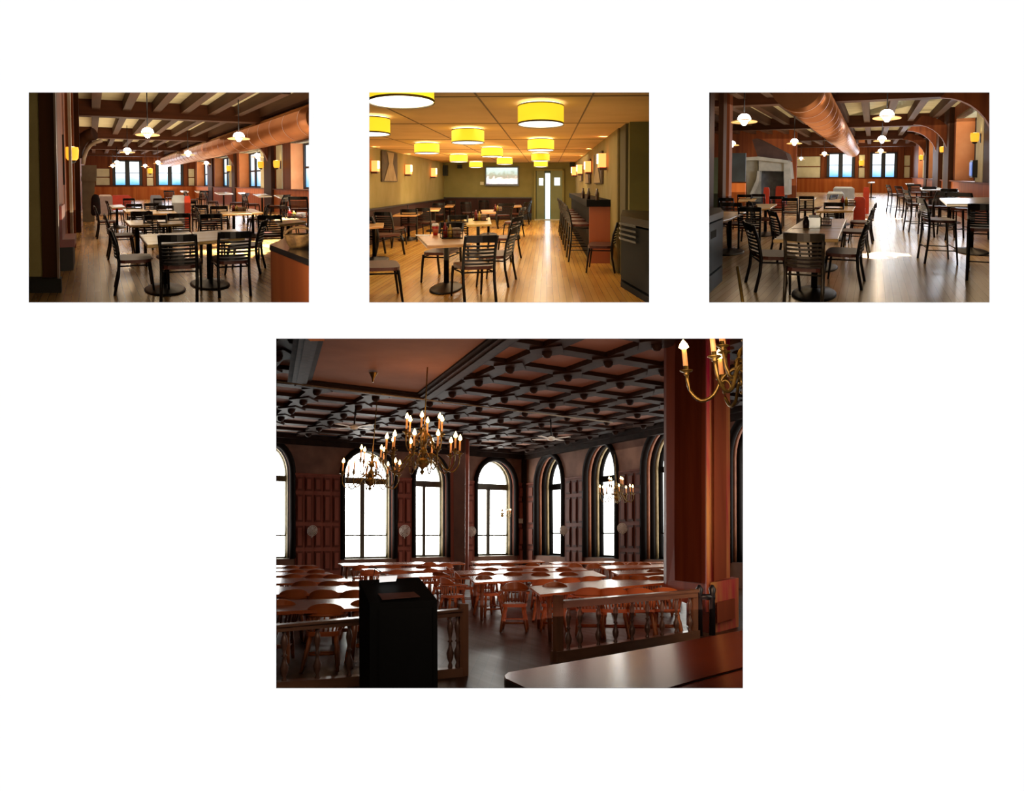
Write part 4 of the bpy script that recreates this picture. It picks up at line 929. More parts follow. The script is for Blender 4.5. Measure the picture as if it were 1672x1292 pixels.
lamps2 = [(655, 164, 'huge near drum lamp cut by the top left corner'), (603, 216, 'drum lamp cut by the left edge'), (697, 247, 'drum lamp second from the left edge'), (764, 230, 'large drum lamp left of the centre'),
    (749, 261, 'drum lamp above the left of the television, nearer one'), (777, 270, 'farthest left drum lamp, low over the television'), (803.5, 252.5, 'drum lamp high over the television'), (824, 265, 'drum lamp just above the television'),
    (883, 200, 'largest whole drum lamp, right of the centre'), (883, 242, 'second drum lamp in the right row'), (882.5, 259.5, 'third drum lamp in the right row'), (883, 269, 'farthest drum lamp in the right row, above the door')]
for u, v, l in lamps2:
    P = R.at(u, v+3.5, zl); R.place(K_DRUM, P, 0, 'yellow '+l, 'lamp', group='yellow drum lamps', k=1.9, scale=1.18)
    lp = bpy.data.lights.new('area_light', 'AREA'); lp.shape = 'DISK'; lp.size = .5; lp.energy = 7; lp.color = (1, .84, .55)
    ob = bpy.data.objects.new('area_light', lp); COL.objects.link(ob); ob.matrix_world = R.M @ Matrix.Translation(P+Vector((0, 0, .225))) @ Matrix.Rotation(PI, 4, 'X')
    lp = bpy.data.lights.new('area_light', 'AREA'); lp.shape = 'DISK'; lp.size = .45; lp.energy = 9; lp.color = (1, .88, .66)
    ob = bpy.data.objects.new('area_light', lp); COL.objects.link(ob); ob.matrix_world = R.M @ Matrix.Translation(P+Vector((0, 0, -.03)))
# tables
oak_top = wood('oak_top', '#c08a54', '#d3a066', .28, 3, 'x', coat=.2); yel_top = wood('pale_oak_top', '#cdae62', '#dcc078', .28, 3, 'x', coat=.2)
pedestal_table(R, [(697, 401), (768, 398), (757, 377.5), (681, 384.5)], .75, 'square oak table in front with the red cup on it, top middle photo', 'dining tables in the top middle photo', oak_top, base_r=.24, bases=((.52, .42),))
pedestal_table(R, [(762, 367), (803, 366), (800, 355), (757, 357.5)], .75, 'pale oak table with a caddy behind the front table, top middle photo', 'dining tables in the top middle photo', yel_top)
for q, l in (([(787, 347.5), (810, 347), (808, 342), (785, 343)], 'small oak table third along the middle'), ([(595, 371.5), (626, 369), (627, 364), (595, 363.5)], 'oak table cut by the left edge'),
             ([(641, 351.5), (680, 351), (691, 346.5), (655, 346)], 'long oak table by the left wall bench'), ([(697, 343.5), (717, 343), (720, 339.5), (703, 339)], 'oak table farther along the left wall'),
             ([(724, 337.5), (740, 337), (743, 334), (730, 334)], 'small oak table near the back left corner'), ([(640, 340), (655, 339.5), (657, 337), (643, 337)], 'far oak table against the left wainscot'),
             ([(823, 330), (838, 330), (838, 327.5), (824, 327.5)], 'small far table below the television'), ([(838, 337.5), (852, 337), (851, 334.5), (838, 335)], 'far table with white edge right of the television')):
    pedestal_table(R, q, .75, l+', top middle photo', 'dining tables in the top middle photo', oak_top)
chairs(R, K_CHAIR, [
    (772, 488, -16, 'black slat-back chair nearest us with a round-cornered brown seat, top middle photo', 1.5), (722, 455, 195, 'black chair under the front table, seat showing left of the column, top middle photo'),
    (622, 488, 84, 'brown seat chair cut by the lower left corner, top middle photo'), (810, 462, -70, 'black chair right behind the nearest one, top middle photo'),
    (822, 424, -60, 'black chair right of the table with the caddy, top middle photo'), (838, 388, -70, 'black chair farther right in the middle row, top middle photo'),
    (622, 418, 40, 'black chair at the left edge behind the cut table, top middle photo'), (640, 402, 20, 'dark chair before the left wall, right of the cut table, top middle photo'),
    (748, 424, 180, 'black chair back between the front table and the caddy table, top middle photo'), (668, 392, 0, 'dark chair in the left row, third from the edge, top middle photo'),
    (697, 388, 10, 'dark chair in the left row behind the red cup, top middle photo'), (655, 378, 0, 'dark chair tucked at the long left table, top middle photo'), (716, 370, 0, 'dark chair in the far left row, nearer one, top middle photo'),
    (735, 362, 0, 'dark chair in the far left row before the corner, top middle photo'), (765, 366, 10, 'dark chair before the back wainscot, left, top middle photo'), (812, 372, -40, 'dark chair right of the third middle table, top middle photo'),
    (790, 360, 0, 'far dark chair in front of the television, top middle photo'), (848, 368, -60, 'far black chair near the back wainscot end, top middle photo'), (856, 362, -80, 'farthest black chair left of the door, top middle photo'),
    (981, 441, -84, 'lone chair with brown seat beside the waste unit, facing left, top middle photo')], 'slat back chairs')
for (u, v, l, s) in ((737, 389, 'wire condiment caddy on the front table', 1.25), (784, 360.5, 'wire condiment caddy on the pale oak table', 1.25), (813, 345, 'far condiment caddy on the third table', 1.1)):
    R.place(K_CADDY, R.at(u, v, .75), -8, l+', top middle photo', 'caddy', group='condiment caddies in the top middle photo', scale=s, k=1.3, sz=s*1.15)
cup = kit('paper_cup', 'cup', [('cup', MB().lathe([(.035, 0), (.052, .14)], 18).mesh('cup', mat('red_cup', '#c41f1c', .5))), ('sleeve', MB().lathe([(.042, .04), (.05, .10)], 18).mesh('sleeve', mat('cup_sleeve', '#c8693a', .6))),
    ('lid', MB().lathe([(.056, .14), (.056, .16), (.046, .18), (.0, .18)], 18).mesh('lid', mat('cup_lid', '#f4efe8', .4)))])
R.place(cup, R.at(711, 384, .75), 0, 'red paper coffee cup with white lid on the front table', 'cup', scale=1.05, k=1.1)
o = link('napkin', MB().box(-.11, .11, -.12, .12, 0, .006).mesh('napkin', mat('napkin2', '#f6f3ec', .9)), R.M @ Matrix.Translation(R.at(690, 384.5, .75)) @ Matrix.Rotation(.3, 4, 'Z')); tag(o, 'white paper napkin at the left corner of the front table', 'napkin')
# bar counter on the right with its stools
ab, bb = R.at(962, 430, 0), R.at(997, 430, 0); zc_ = R.near(980, 335, ab).z; yE = ab.y+11
root = link('bar_counter', None, R.M @ Matrix.Translation(((ab.x+bb.x)/2, ab.y, 0))); tag(root, 'high bar counter with a cherry end panel and black top, top middle photo', 'counter')
wd = (bb.x-ab.x)/2; L = yE-ab.y
link('end_panel', MB().box(-wd, wd, 0, .1, 0, zc_-.03).mesh('end_panel', wood('cherry_panel', '#9a4f24', '#a85a2c', .4, 1.5, 'z')), None, root)
link('body', MB().box(-wd+.02, wd, .1, L, 0, zc_-.03).mesh('body', mat('bar_body', '#0e0a08', .7, spec=.1)), None, root)
link('worktop', MB().box(-wd-.06, wd+.02, -.1, L, zc_-.03, zc_+.11).mesh('worktop', mat('bar_top', '#0d0e10', .6, spec=.1)), None, root)
for i, (u, v) in enumerate(((947, 424), (942, 412), (937, 402), (933, 394), (929, 387), (926, 381))):
    R.place(K_STOOL, R.at(u, v, 0), 88, ('nearest', 'second', 'third', 'fourth', 'fifth', 'farthest')[i]+' black bar stool along the bar counter, top middle photo', 'stool', group='bar stools in the top middle photo', scale=1.0, face='axis')
gl = kit('condiment_bottle', 'bottle', [('bottle', MB().lathe([(.04, 0), (.045, .14), (.02, .2), (.022, .25), (0, .25)], 10).mesh('bottle', mat('bottle_brown', '#33201a', .3)))])
for (u, v, l) in ((975, 327, 'dark bottle at the near end of the bar'), (961, 325.5, 'dark bottle on the bar, second'), (952, 324, 'dark bottle on the bar, third')):
    R.place(gl, R.at(u, v, zc_+.11) if R.at(u, v, zc_+.11).y > 0 else Vector((1, 18, zc_)), 0, l+', top middle photo', 'bottle', scale=.9)
# black waste unit with tray slots and a stack of trays
rt, b, c = bin_unit(R, [(1014, 352), (1078, 364), (1078, 345), (1017, 343)], 494, 'black waste unit with a slotted top at the right edge, top middle photo', 1.25, mat('black_laminate', '#070706', .6, c2='#0a0a09', scale=2, spec=.12), 0)
a_, b_ = b[0], b[1]
for i in range(4):
    z = 1.16-.05*i; st = MB(); p = a_+(b_-a_)*.0; q = a_+(b_-a_)*.38
    st.hexa([(p.x-.02, p.y-.14, z), (q.x, q.y-.14, z), (q.x, q.y, z), (p.x-.02, p.y, z), (p.x-.02, p.y-.14, z+.02), (q.x, q.y-.14, z+.02), (q.x, q.y, z+.02), (p.x-.02, p.y, z+.02)])
    o = link('serving_tray', st.mesh('serving_tray', mat('tray_grey', '#55554e', .3)), R.M @ Matrix.Translation(c)); tag(o, ('topmost', 'second', 'third', 'lowest')[i]+' grey serving tray projecting from the black waste unit', 'tray', 'serving trays stacked at the waste unit')
# added fill lamps: front, below the ceiling, facing the walls, and low down
LC = '#ffe9bc'
P = R.eye+R.d(830, 118)*5; area(R, P, R.at(830, 340, 0), 2.2, 50, '#ffe2b4', .8)
area(R, (-1.5, 16, Zc-.04), (-1.5, 16.01, 0), 5, 130, LC, 8)
area(R, (-1.5, 26, Zc-.04), (-1.5, 26.01, 0), 5.5, 180, LC, 9)
area(R, (-1.6, 22, 1.3), (-1.6, 31, 1.5), 4.5, 90, LC, 1.0)
area(R, (-.6, 20, 1.4), (-6, 21, 1.6), 8, 80, LC, .8)
area(R, (-1.5, 17, .4), (-1.5, 17.01, Zc), 4, 150, '#ffe2ae', 18)
# ================================================================ the great panelled dining hall (large lower picture)
R = R4; H = R.H; HV = 874.0
UL, UR = 2750.0, 200.0            # where the left (window) wall's lines and the right wall's lines vanish
C = R.at(858, 931, 0)
dL = R.d(UL, HV); dL.z = 0; dL.normalize()
dR = Vector((0, 1, 0))
nL = Vector((dL.y, -dL.x, 0));  nL = nL if nL.dot(R.eye-C) > 0 else -nL
nR = Vector((-1, 0, 0))
WL = lambda u, v, off=0: R.onp(u, v, C+nL*off, nL)
WR = lambda u, v, off=0: R.onp(u, v, C+nR*off, nR)
def vline(u, uc, vc, uv): return HV+(vc-HV)*(uv-u)/(uv-uc)      # a level line on the wall through (uc,vc)
plaster4 = mat('brown_plaster', '#8a6450', .85, c2='#6e4c3e', scale=1.2)
salmon = mat('salmon_plaster', '#a57358', .85, c2='#96664d', scale=.8)
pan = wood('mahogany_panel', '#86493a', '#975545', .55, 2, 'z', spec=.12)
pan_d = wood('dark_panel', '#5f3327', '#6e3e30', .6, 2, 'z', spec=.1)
gl4 = mat('bright_pane', '#ffffff', .3, emit=11.0, ec='#fdfdf6')
gl4b = pane_mat('leaded_pane', '#fbfdf8', '#8ea3a6', -1.2, .6, 4.5)
olive_frame = mat('olive_frame', '#5f5840', .5, c2='#4f4935', scale=4)
black_frame = mat('black_frame', '#120f0e', .7, spec=.1)
gold_frame = mat('tan_moulding', '#a8906a', .45, c2='#8f7850', scale=4)
orange_lit_mould = mat('orange_lit_moulding', '#9a5a38', .45, c2='#82482c', scale=4)  # orange light on the reveals, put into the moulding's colour
dark4 = mat('dark_ceiling_wood', '#241813', .7, c2='#30211a', scale=3, spec=.1)
coffer = wood('coffer_wood', '#2e1c14', '#3c261b', .6, 3, 'x', spec=.1)
def arch(u1, u2, vsp, vtop, vbot, uv, n=14):
    """outline px of a round-headed opening, from lower left up, over and down"""
    um = (u1+u2)/2; L = lambda u, v: vline(u, um, v, uv)
    pts = [(u1, L(u1, vbot))]
    for i in range(n+1):
        a = PI-PI*i/n; u = um+(u2-u1)/2*math.cos(a); pts.append((u, L(u, vsp)-(L(u, vsp)-L(u, vtop))*math.sin(a)))
    return pts+[(u2, L(u2, vbot))]
def wall_with_windows(W, n, uv, name, ua, ub, ctop, wins, m, thick=.35):
    """strips of wall between arched openings; ctop: (u,v) of the cornice line"""
    top = lambda u: vline(u, ctop[0], ctop[1], uv)
    bot = lambda u: vline(u, C_px[0], C_px[1], uv)
    mb = MB(); u = ua
    def quad(pts): 
        P = [W(*p) for p in pts]; mb.prism(P, tuple(-n*.03))
    for (p) in wins:
        u1, u2 = p[0][0], p[-1][0]
        if u1 > u: quad([(u, bot(u)), (u1, bot(u1)), (u1, top(u1)), (u, top(u))])
        quad([(u1, bot(u1)), (u2, bot(u2)), p[-1], p[0]])
        for a, b in zip(p[1:-2], p[2:-1]): quad([a, b, (b[0], top(b[0])), (a[0], top(a[0]))])
        u = u2
    if ub > u: quad([(u, bot(u)), (ub, bot(ub)), (ub, top(ub)), (u, top(u))])
    return R.struct(name, mb, m)
C_px = (858, 931)
# window outlines (px): left, right, spring line, top, sill
winL = [(418, 478, 772, 724, 913), (559, 645, 778, 733, 913), (675, 733, 787, 744, 910), (777, 843, 792, 749, 908)]
winR = [(875, 920, 791, 742, 908), (955, 1008, 778, 722, 911), (1050, 1118, 762, 697, 915), (1190, 1275, 742, 672, 920)]
aL = [arch(*w, UL) for w in winL]; aR = [arch(*w, UR) for w in winR]
wall_with_windows(WL, nL, UL, 'wall_left', 425, 858, (858, 748), aL, plaster4) if False else None
aL[0] = [p for p in aL[0]]
wall_with_windows(WL, nL, UL, 'wall_left', 415, 858, (858, 748), aL, plaster4)
wall_with_windows(WR, nR, UR, 'wall_right', 858, 1280, (858, 748), aR, plaster4)
R.struct('trim_corner', MB().prism([R.onp(u, v, C-nL*.25*0, Vector((0, 1, 0))) for u, v in ((851, 940), (867, 940), (867, 740), (851, 740))], (0, -.25, 0)), dark4)
def window4(idx, W, n, outline, uv, vtr, vbar, depth, gm, cols):
    P = [W(*p) for p in outline]; k = len(P); back = [p-n*depth for p in P]
    root = R.struct('window_%d' % idx, MB().add(P+back, [(i, i+1, k+i+1, k+i) for i in range(k-1)]+[(k-1, 0, k, 2*k-1)]), cols[0])   # the reveal
    c = sum(back, Vector())/k
    gp = [p-n*.02 for p in back]
    pn = MB(); pn.add(gp, [tuple(range(k))]); R.struct('pane', pn, gm, root)
    # stepped mouldings following the arch
    for j, (t, rr, m_) in enumerate(((0.0, .15, cols[4]), (.25, .09, cols[1]), (.5, .11, cols[4]), (.72, .08, cols[2]), (.95, .12, cols[0]))):
        pts = [p-n*(depth*t) for p in P]; tb = MB().tube(pts, rr, 6, up=tuple(n)); R.struct('moulding', tb, m_, root)
    # transom, mullion and glazing bar on the glass plane
    um = sum(p[0] for p in outline)/len(outline); u1, u2 = outline[0][0], outline[-1][0]; mm = (u1+u2)/2
    def bar(px, w0=.06):
        q = [W(*p)-n*(depth-.02) for p in px]; R.struct('glazing_bar', MB().prism(q, tuple(n*.1)), cols[3], root)
    L = lambda u, v: vline(u, mm, v, uv)
    bar([(u1, L(u1, vtr+5)), (u2, L(u2, vtr+5)), (u2, L(u2, vtr-5)), (u1, L(u1, vtr-5))])
    hw = max(1.6, (u2-u1)*.04)
    bar([(mm-hw, L(mm, outline[0][1])), (mm+hw, L(mm, outline[-1][1])), (mm+hw, L(mm, vtr)), (mm-hw, L(mm, vtr))])
    bar([(u1, L(u1, vbar+1)), (u2, L(u2, vbar+1)), (u2, L(u2, vbar-1)), (u1, L(u1, vbar-1))])
    b0, b1 = outline[0], outline[-1]
    bar([(u1, b0[1]), (u2, b1[1]), (u2, b1[1]-3), (u1, b0[1]-3)])
    return root
colL = (olive_frame, gold_frame, olive_frame, black_frame); colR = (black_frame, orange_lit_mould, gold_frame, black_frame, mat('arch_dark', '#1c1512', .7, spec=.1))
colL = (olive_frame, pan_d, gold_frame, mat('frame_brown', '#4a4232', .5), mat('arch_dark', '#1c1512', .7, spec=.1))
for i, (o, w) in enumerate(zip(aL, winL)): window4(i+1, WL, nL, o, UL, (779, 784, 789, 794)[i], 874.5, .9, gl4, colL)
for i, (o, w) in enumerate(zip(aR, winR)): window4(i+5, WR, nR, o, UR, (793, 779, 762, 745)[i], 871, 1.0, gl4b, colR)
# wainscot panelling between the windows: flat field with raised rectangular panels
def wains(W, n, uv, u0, u1, cref, cols, m, m2, rows=(0, .18, .5, .76, 1)):
    t = lambda u: vline(u, cref[0], cref[1], uv); b = lambda u: vline(u, 858, 931, uv)
    off = .05
    R.struct('wall_panelling', MB().prism([W(u0, b(u0), off), W(u1, b(u1), off), W(u1, t(u1), off), W(u0, t(u0), off)], tuple(-n*.04)), m)
    cap_ = MB().prism([W(u0, t(u0)+2, off+.06), W(u1, t(u1)+2, off+.06), W(u1, t(u1)-1, off+.06), W(u0, t(u0)-1, off+.06)], tuple(-n*.08)); R.struct('trim_cap', cap_, m)
    g = MB(); g2 = MB()
    for i in range(cols):
        a = u0+(u1-u0)*(i+.14)/cols; c_ = u0+(u1-u0)*(i+.86)/cols
        for r0, r1 in zip(rows[:-1], rows[1:]):
            f = lambda u, q: t(u)+(b(u)-t(u))*q*.95+2
            q0, q1 = r0+.02, r1-.02
            g.prism([W(a, f(a, q1), off+.05), W(c_, f(c_, q1), off+.05), W(c_, f(c_, q0), off+.05), W(a, f(a, q0), off+.05)], tuple(-n*.05))
            a2, c2 = a+(c_-a)*.2, c_-(c_-a)*.2
            g2.prism([W(a2, f(a2, q1-.02), off+.09), W(c2, f(c2, q1-.02), off+.09), W(c2, f(c2, q0+.02), off+.09), W(a2, f(a2, q0+.02), off+.09)], tuple(-n*.04))
    R.struct('trim_panel', g, m2); R.struct('trim_panel', g2, m)
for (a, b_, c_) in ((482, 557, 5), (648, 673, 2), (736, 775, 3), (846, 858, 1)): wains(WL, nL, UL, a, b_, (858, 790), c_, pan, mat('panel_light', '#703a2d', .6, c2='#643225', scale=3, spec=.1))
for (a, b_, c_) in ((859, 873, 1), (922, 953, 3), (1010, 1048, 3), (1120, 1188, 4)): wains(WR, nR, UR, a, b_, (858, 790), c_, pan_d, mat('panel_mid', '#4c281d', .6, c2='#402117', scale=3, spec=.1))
# cornice along both walls
for W, n, uv, ua, ub in ((WL, nL, UL, 415, 860), (WR, nR, UR, 856, 1280)):
    for (v0, v1, o_) in ((750, 742, .25), (742, 736, .5)):
        R.struct('trim_cornice', MB().prism([W(ua, vline(ua, 858, v0, uv), o_), W(ub, vline(ub, 858, v0, uv), o_), W(ub, vline(ub, 858, v1, uv), o_), W(ua, vline(ua, 858, v1, uv), o_)], tuple(-n*o_)), dark4)
# ceiling
Zc = WL(858, 737, 0).z
poly_px = [(425, 538), (1240, 538), (1240, vline(1240, 858, 735, UR)), (858, 735), (425, vline(425, 858, 735, UL))]
cp = [R.at(u, v, Zc) for u, v in poly_px]
R.struct('ceiling', MB().add(cp, [tuple(range(5))]), mat('ceiling_ground', '#a2705a', .8, c2='#8c5c46', scale=.6))
def clip(poly, p, d):
    t0, t1 = -1e6, 1e6; n = len(poly); cen = sum(poly, Vector())/n
    for i in range(n):
        a, b = poly[i], poly[(i+1) % n]; e = b-a; nn = Vector((-e.y, e.x, 0))
        if nn.dot(cen-a) < 0: nn = -nn
        num = nn.dot(p-a); den = nn.dot(d)
        if abs(den) < 1e-9:
            if num < 0: return None
            continue
        t = -num/den
        if den > 0: t0 = max(t0, t)
        else: t1 = min(t1, t)
    return (t0, t1) if t1 > t0 else None
polyc = [Vector((p.x, p.y, 0)) for p in cp]
def beam4(p, d, w, h, m, name='beam'):
    r_ = clip(polyc, Vector((p.x, p.y, 0)), d)
    if not r_: return
    a, b = Vector((p.x, p.y, Zc))+d*r_[0], Vector((p.x, p.y, Zc))+d*r_[1]; s = Vector((-d.y, d.x, 0))*w/2; dn = Vector((0, 0, -h))
    R.struct(name, MB().hexa([a-s+dn, b-s+dn, b+s+dn, a+s+dn, a-s, b-s, b+s, a+s]), m)
pitch = 2.6
for i in range(1, 22): beam4(C+nL*pitch*.8*i, dL, .5, .12, coffer)
for i in range(-14, 22): beam4(C-Vector((2.0, 0, 0))*i-Vector((1.0, 0, 0)), dR, .5, .14, coffer)
# small drop bosses at the crossings
bs = mat('boss_pale', '#6d5440', .4, c2='#5a4434', scale=3)
K_BOSS = MB().lathe([(0, -.42), (.10, -.38), (.16, -.30), (.12, -.26), (.2, -.2)], 10).mesh('boss', bs)
inside = lambda p: (lambda r_: r_ is not None and r_[0] < 0 < r_[1])(clip(polyc, p, Vector((1, 0, 0))))
bm_ = MB()
for i in range(1, 20):
    for j in range(-12, 20):
        # crossing of beam i (along dL) with beam j (along dR)
        p0 = C+nL*pitch*.8*i; x = C.x-2.0*j-1.0; t = (x-p0.x)/dL.x; q = p0+dL*t; q = Vector((q.x, q.y, 0))
        if inside(q) and q.y > 8:
            bm_.lathe([(0, -.34), (.08, -.32), (.13, -.26), (.14, -.14)], 8, (q.x, q.y, Zc))
            bm_.prism([(q.x-.5, q.y, Zc-.18), (q.x, q.y-.75, Zc-.18), (q.x+.5, q.y, Zc-.18), (q.x, q.y+.75, Zc-.18)], (0, 0, .06))
R.struct('trim_bosses', bm_, coffer)
# the plain salmon panel with its heavy frame
sp_px = [(489, 621), (693, 645), (832, 545), (700, 500), (505, 545)]
sp_px = [(489, 622), (693, 646), (838, 540), (507, 538)]
sp_ = [R.at(u, v, Zc-.45) for u, v in sp_px]
R.struct('ceiling_panel', MB().add([p for p in sp_], [(0, 1, 2, 3)]), salmon)
def frame_strip(a, b, w, h, z, m):
    d = (b-a); d.z = 0; d.normalize(); s = Vector((-d.y, d.x, 0))*w
    a = Vector((a.x, a.y, z))-d*.1; b = Vector((b.x, b.y, z))+d*.1
    R.struct('trim_frame', MB().hexa([a-s, b-s, b+s, a+s]+[p+Vector((0, 0, h)) for p in (a-s, b-s, b+s, a+s)]), m)
for i, j in ((0, 1), (1, 2), (3, 0)):
    for w, z in ((.32, Zc-.50), (.2, Zc-.56), (.08, Zc-.60)): frame_strip(sp_[i], sp_[j], w, .08, z, coffer if w < .3 else dark4)
# thin light cable crossing under the ceiling
ca, cb = R.at(440, 622, Zc-.9), R.at(1000, 690, Zc-.9)
o = link('cable', MB().tube([tuple(ca), tuple(cb)], .02, 6).mesh('cable', mat('cable', '#a08c70', .5)), R.M); tag(o, 'thin pale cable crossing under the dark coffered ceiling', 'cable')
# floor
fa = [R.at(430, 1140, 0), R.at(1235, 1140, 0)]
e1, e2 = R.at(1235, vline(1235, 858, 931, UR), 0), R.at(430, vline(430, 858, 931, UL), 0)
floor4 = plank_floor('dark_floor', '#4c3424', '#3a2718', '#1a110b', .16, 2.5, .34, .12, rot=.5)
R.struct('floor', MB().add([fa[0], fa[1], e1, Vector((C.x, C.y, 0)), e2], [(0, 1, 2, 3, 4)]), floor4)
# free standing pillars
pil = wood('pillar_wood', '#6a3120', '#7d3d26', .5, 1.6, 'z', spec=.12); pil2 = wood('pillar_wood_lit', '#931236', '#a5713f', .5, 1.6, 'z', spec=.12)  # second wood: light on the pillar's right side put into its colour
def face(name, px, Pref, m, root=None, y=.1):
    pts = [R.near(u, v, Pref) for u, v in px]; f = R.RT @ Vector((0, 1, 0)); f.z = 0; f.normalize()
    if root is not None: return link(name, MB().prism(pts, tuple(f*y)).mesh(name, m), None, root)
    return R.struct(name, MB().prism(pts, tuple(f*y)), m)
PB = R.at(1165, 1034, 0)
def oblique(name, root, u0, v0t, v0b, u1, v1t, v1b, dn0, dn1, m, th=.12):
    """one side of the pillar: near edge dn0, far edge dn1 (metres behind the pillar's nearest edge)"""
    f = R.RT @ Vector((0, 1, 0)); f.z = 0; f.normalize()
    P0, P1 = PB+f*dn0, PB+f*dn1
    q = [R.near(u0, v0b, P0), R.near(u1, v1b, P1), R.near(u1, v1t, P1), R.near(u0, v0t, P0)]
    return link(name, MB().prism(q, tuple(f*th)).mesh(name, m), None, root)
pr = link('pillar', None, R.M); pr['kind'] = 'structure'; pr['label'] = 'massive square wooden pillar on a panelled plinth at the right of the large lower photo'
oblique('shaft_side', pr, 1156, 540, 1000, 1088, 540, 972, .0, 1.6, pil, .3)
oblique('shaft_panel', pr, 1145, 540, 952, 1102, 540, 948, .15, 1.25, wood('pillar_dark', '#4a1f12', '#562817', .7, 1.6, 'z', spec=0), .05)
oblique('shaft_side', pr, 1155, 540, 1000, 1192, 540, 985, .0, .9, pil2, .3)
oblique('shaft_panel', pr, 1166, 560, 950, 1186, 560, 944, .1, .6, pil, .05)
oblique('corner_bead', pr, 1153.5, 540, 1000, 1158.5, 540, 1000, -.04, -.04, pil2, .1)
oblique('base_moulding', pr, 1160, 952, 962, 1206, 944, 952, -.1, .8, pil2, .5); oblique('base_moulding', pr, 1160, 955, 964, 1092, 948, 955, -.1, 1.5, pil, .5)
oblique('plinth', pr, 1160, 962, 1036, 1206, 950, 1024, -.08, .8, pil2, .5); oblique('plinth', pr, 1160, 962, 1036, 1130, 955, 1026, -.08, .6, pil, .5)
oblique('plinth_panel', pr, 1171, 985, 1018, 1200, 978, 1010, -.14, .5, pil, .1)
face('trim_column', [(736, 936), (764, 936), (766, 668), (735, 668)], R.at(750, 941, 0), pan, None, .5)
face('trim_column', [(741, 935), (759, 935), (760, 690), (740, 690)], R.at(750, 942.5, 0), mat('column_field', '#4d271d', .4, c2='#5b3023', scale=2), None, .1)
face('trim_column', [(731, 700), (770, 700), (773, 690), (728, 690)], R.at(750, 942.5, 0), dark4, None, .3)
# dark blue chair-back posts beside the plinth (coat stand)
cs = link('rope_stand', None, R.M @ Matrix.Translation(R.at(1150, 1040, 0))); tag(cs, 'dark stand with two posts in front of the pillar plinth', 'stand')
g0 = R.at(1150, 1040, 0); gg = lambda u, v: R.near(u, v, g0)-g0
dkb = mat('dark_blue_metal', '#17161c', .4)
for u in (1142, 1163): link('post', MB().tube([tuple(gg(u, 1038)), tuple(gg(u, 972)), tuple(gg(u, 962)), tuple(gg(u, 955))], [.06, .05, .07, .02], 10).mesh('post', dkb), None, cs)
link('bar', MB().tube([tuple(gg(1137, 975)), tuple(gg(1167, 975))], .05, 8).mesh('bar', dkb), None, cs)

# ---------------------------------------------------------------- balustrades
rail_m = wood('rail_oak', '#6b4a36', '#7d5942', .35, 3, 'x', coat=.25); bal_m = wood('baluster_oak', '#5a3f32', '#6b4c3c', .4, 3, 'z', coat=.2); post_m = wood('post_oak', '#6e4a34', '#805840', .5, 3, 'z', spec=.2)
def balustrade(label, base0, base1, rail0, rail1, hh, posts, bals):
    """base0/base1: px of the two ends at floor level; rail px give the top line; posts and balusters at px u"""
    A, B = R.at(*base0, 0), R.at(*base1, 0); d = (B-A); L = d.length; d.normalize(); n = Vector((d.y, -d.x, 0))
    if n.dot(A) > 0: n = -n
    root = link('balustrade', None, R.M @ Matrix.Translation(A)); tag(root, label, 'railing', 'balustrades in the large lower photo')
    W = lambda u, v: R.onp(u, v, A, n)-A
    lr = lambda u, a, b: a[1]+(b[1]-a[1])*(u-a[0])/(b[0]-a[0])
    def bar(name, u0, u1, t0, t1, m, o0, o1):
        q = [W(u0, lr(u0, rail0, rail1)+t0), W(u1, lr(u1, rail0, rail1)+t0), W(u1, lr(u1, rail0, rail1)+t1), W(u0, lr(u0, rail0, rail1)+t1)]
        link(name, MB().prism([p+n*o0 for p in q], tuple(n*(o1-o0))).mesh(name, m), None, root)
    bar('top_rail', rail0[0], rail1[0], 4, 0, rail_m, -.09, .09); bar('under_rail', rail0[0], rail1[0], 12, 4, rail_m, -.06, .06)
    q = [W(base0[0], base0[1]), W(base1[0], base1[1]), W(base1[0], base1[1]-14), W(base0[0], base0[1]-hh)]
    link('base_rail', MB().prism([p-n*.08 for p in q], tuple(n*.16)).mesh('base_rail', rail_m), None, root)
    for (u0, u1, vt, vb, hgt) in posts:
        q = [W(u0, vb), W(u1, vb), W(u1, vt), W(u0, vt)]; link('post', MB().prism([p-n*.03 for p in q], tuple(n*.07)).mesh('post', post_m), None, root)
    for u in bals:
        vt = lr(u, rail0, rail1)+12; vb = lr(u, base0, base1)-13; a, b = W(u, vb), W(u, vt); ax = b-a
        prof = [(0, .035), (.06, .04), (.12, .022), (.2, .05), (.3, .062), (.42, .03), (.5, .022), (.52, .045), (.56, .022), (.64, .03), (.78, .052), (.88, .04), (.94, .02), (1, .035)]
        link('baluster', MB().tube([tuple(a+ax*t) for t, _ in prof], [r_*.85 for _, r_ in prof], 10).mesh('baluster', bal_m), None, root)
    return root
balustrade('oak balustrade with turned balusters on the right, before the long tables', (905, 1082), (1137, 1043), (915, 981), (1135, 963), 18, [(905, 917, 972, 1082, 0), (1129, 1137, 962, 1043, 0)], [928, 947, 977, 1005, 1032, 1057, 1081, 1104, 1126])
balustrade('oak balustrade with turned balusters at the lower left, either side of the black lectern', (440, 1132), (752, 1104), (440, 1021), (752, 994), 18, [(749, 763, 986, 1112, 0)], [464, 518, 570, 735, 747])

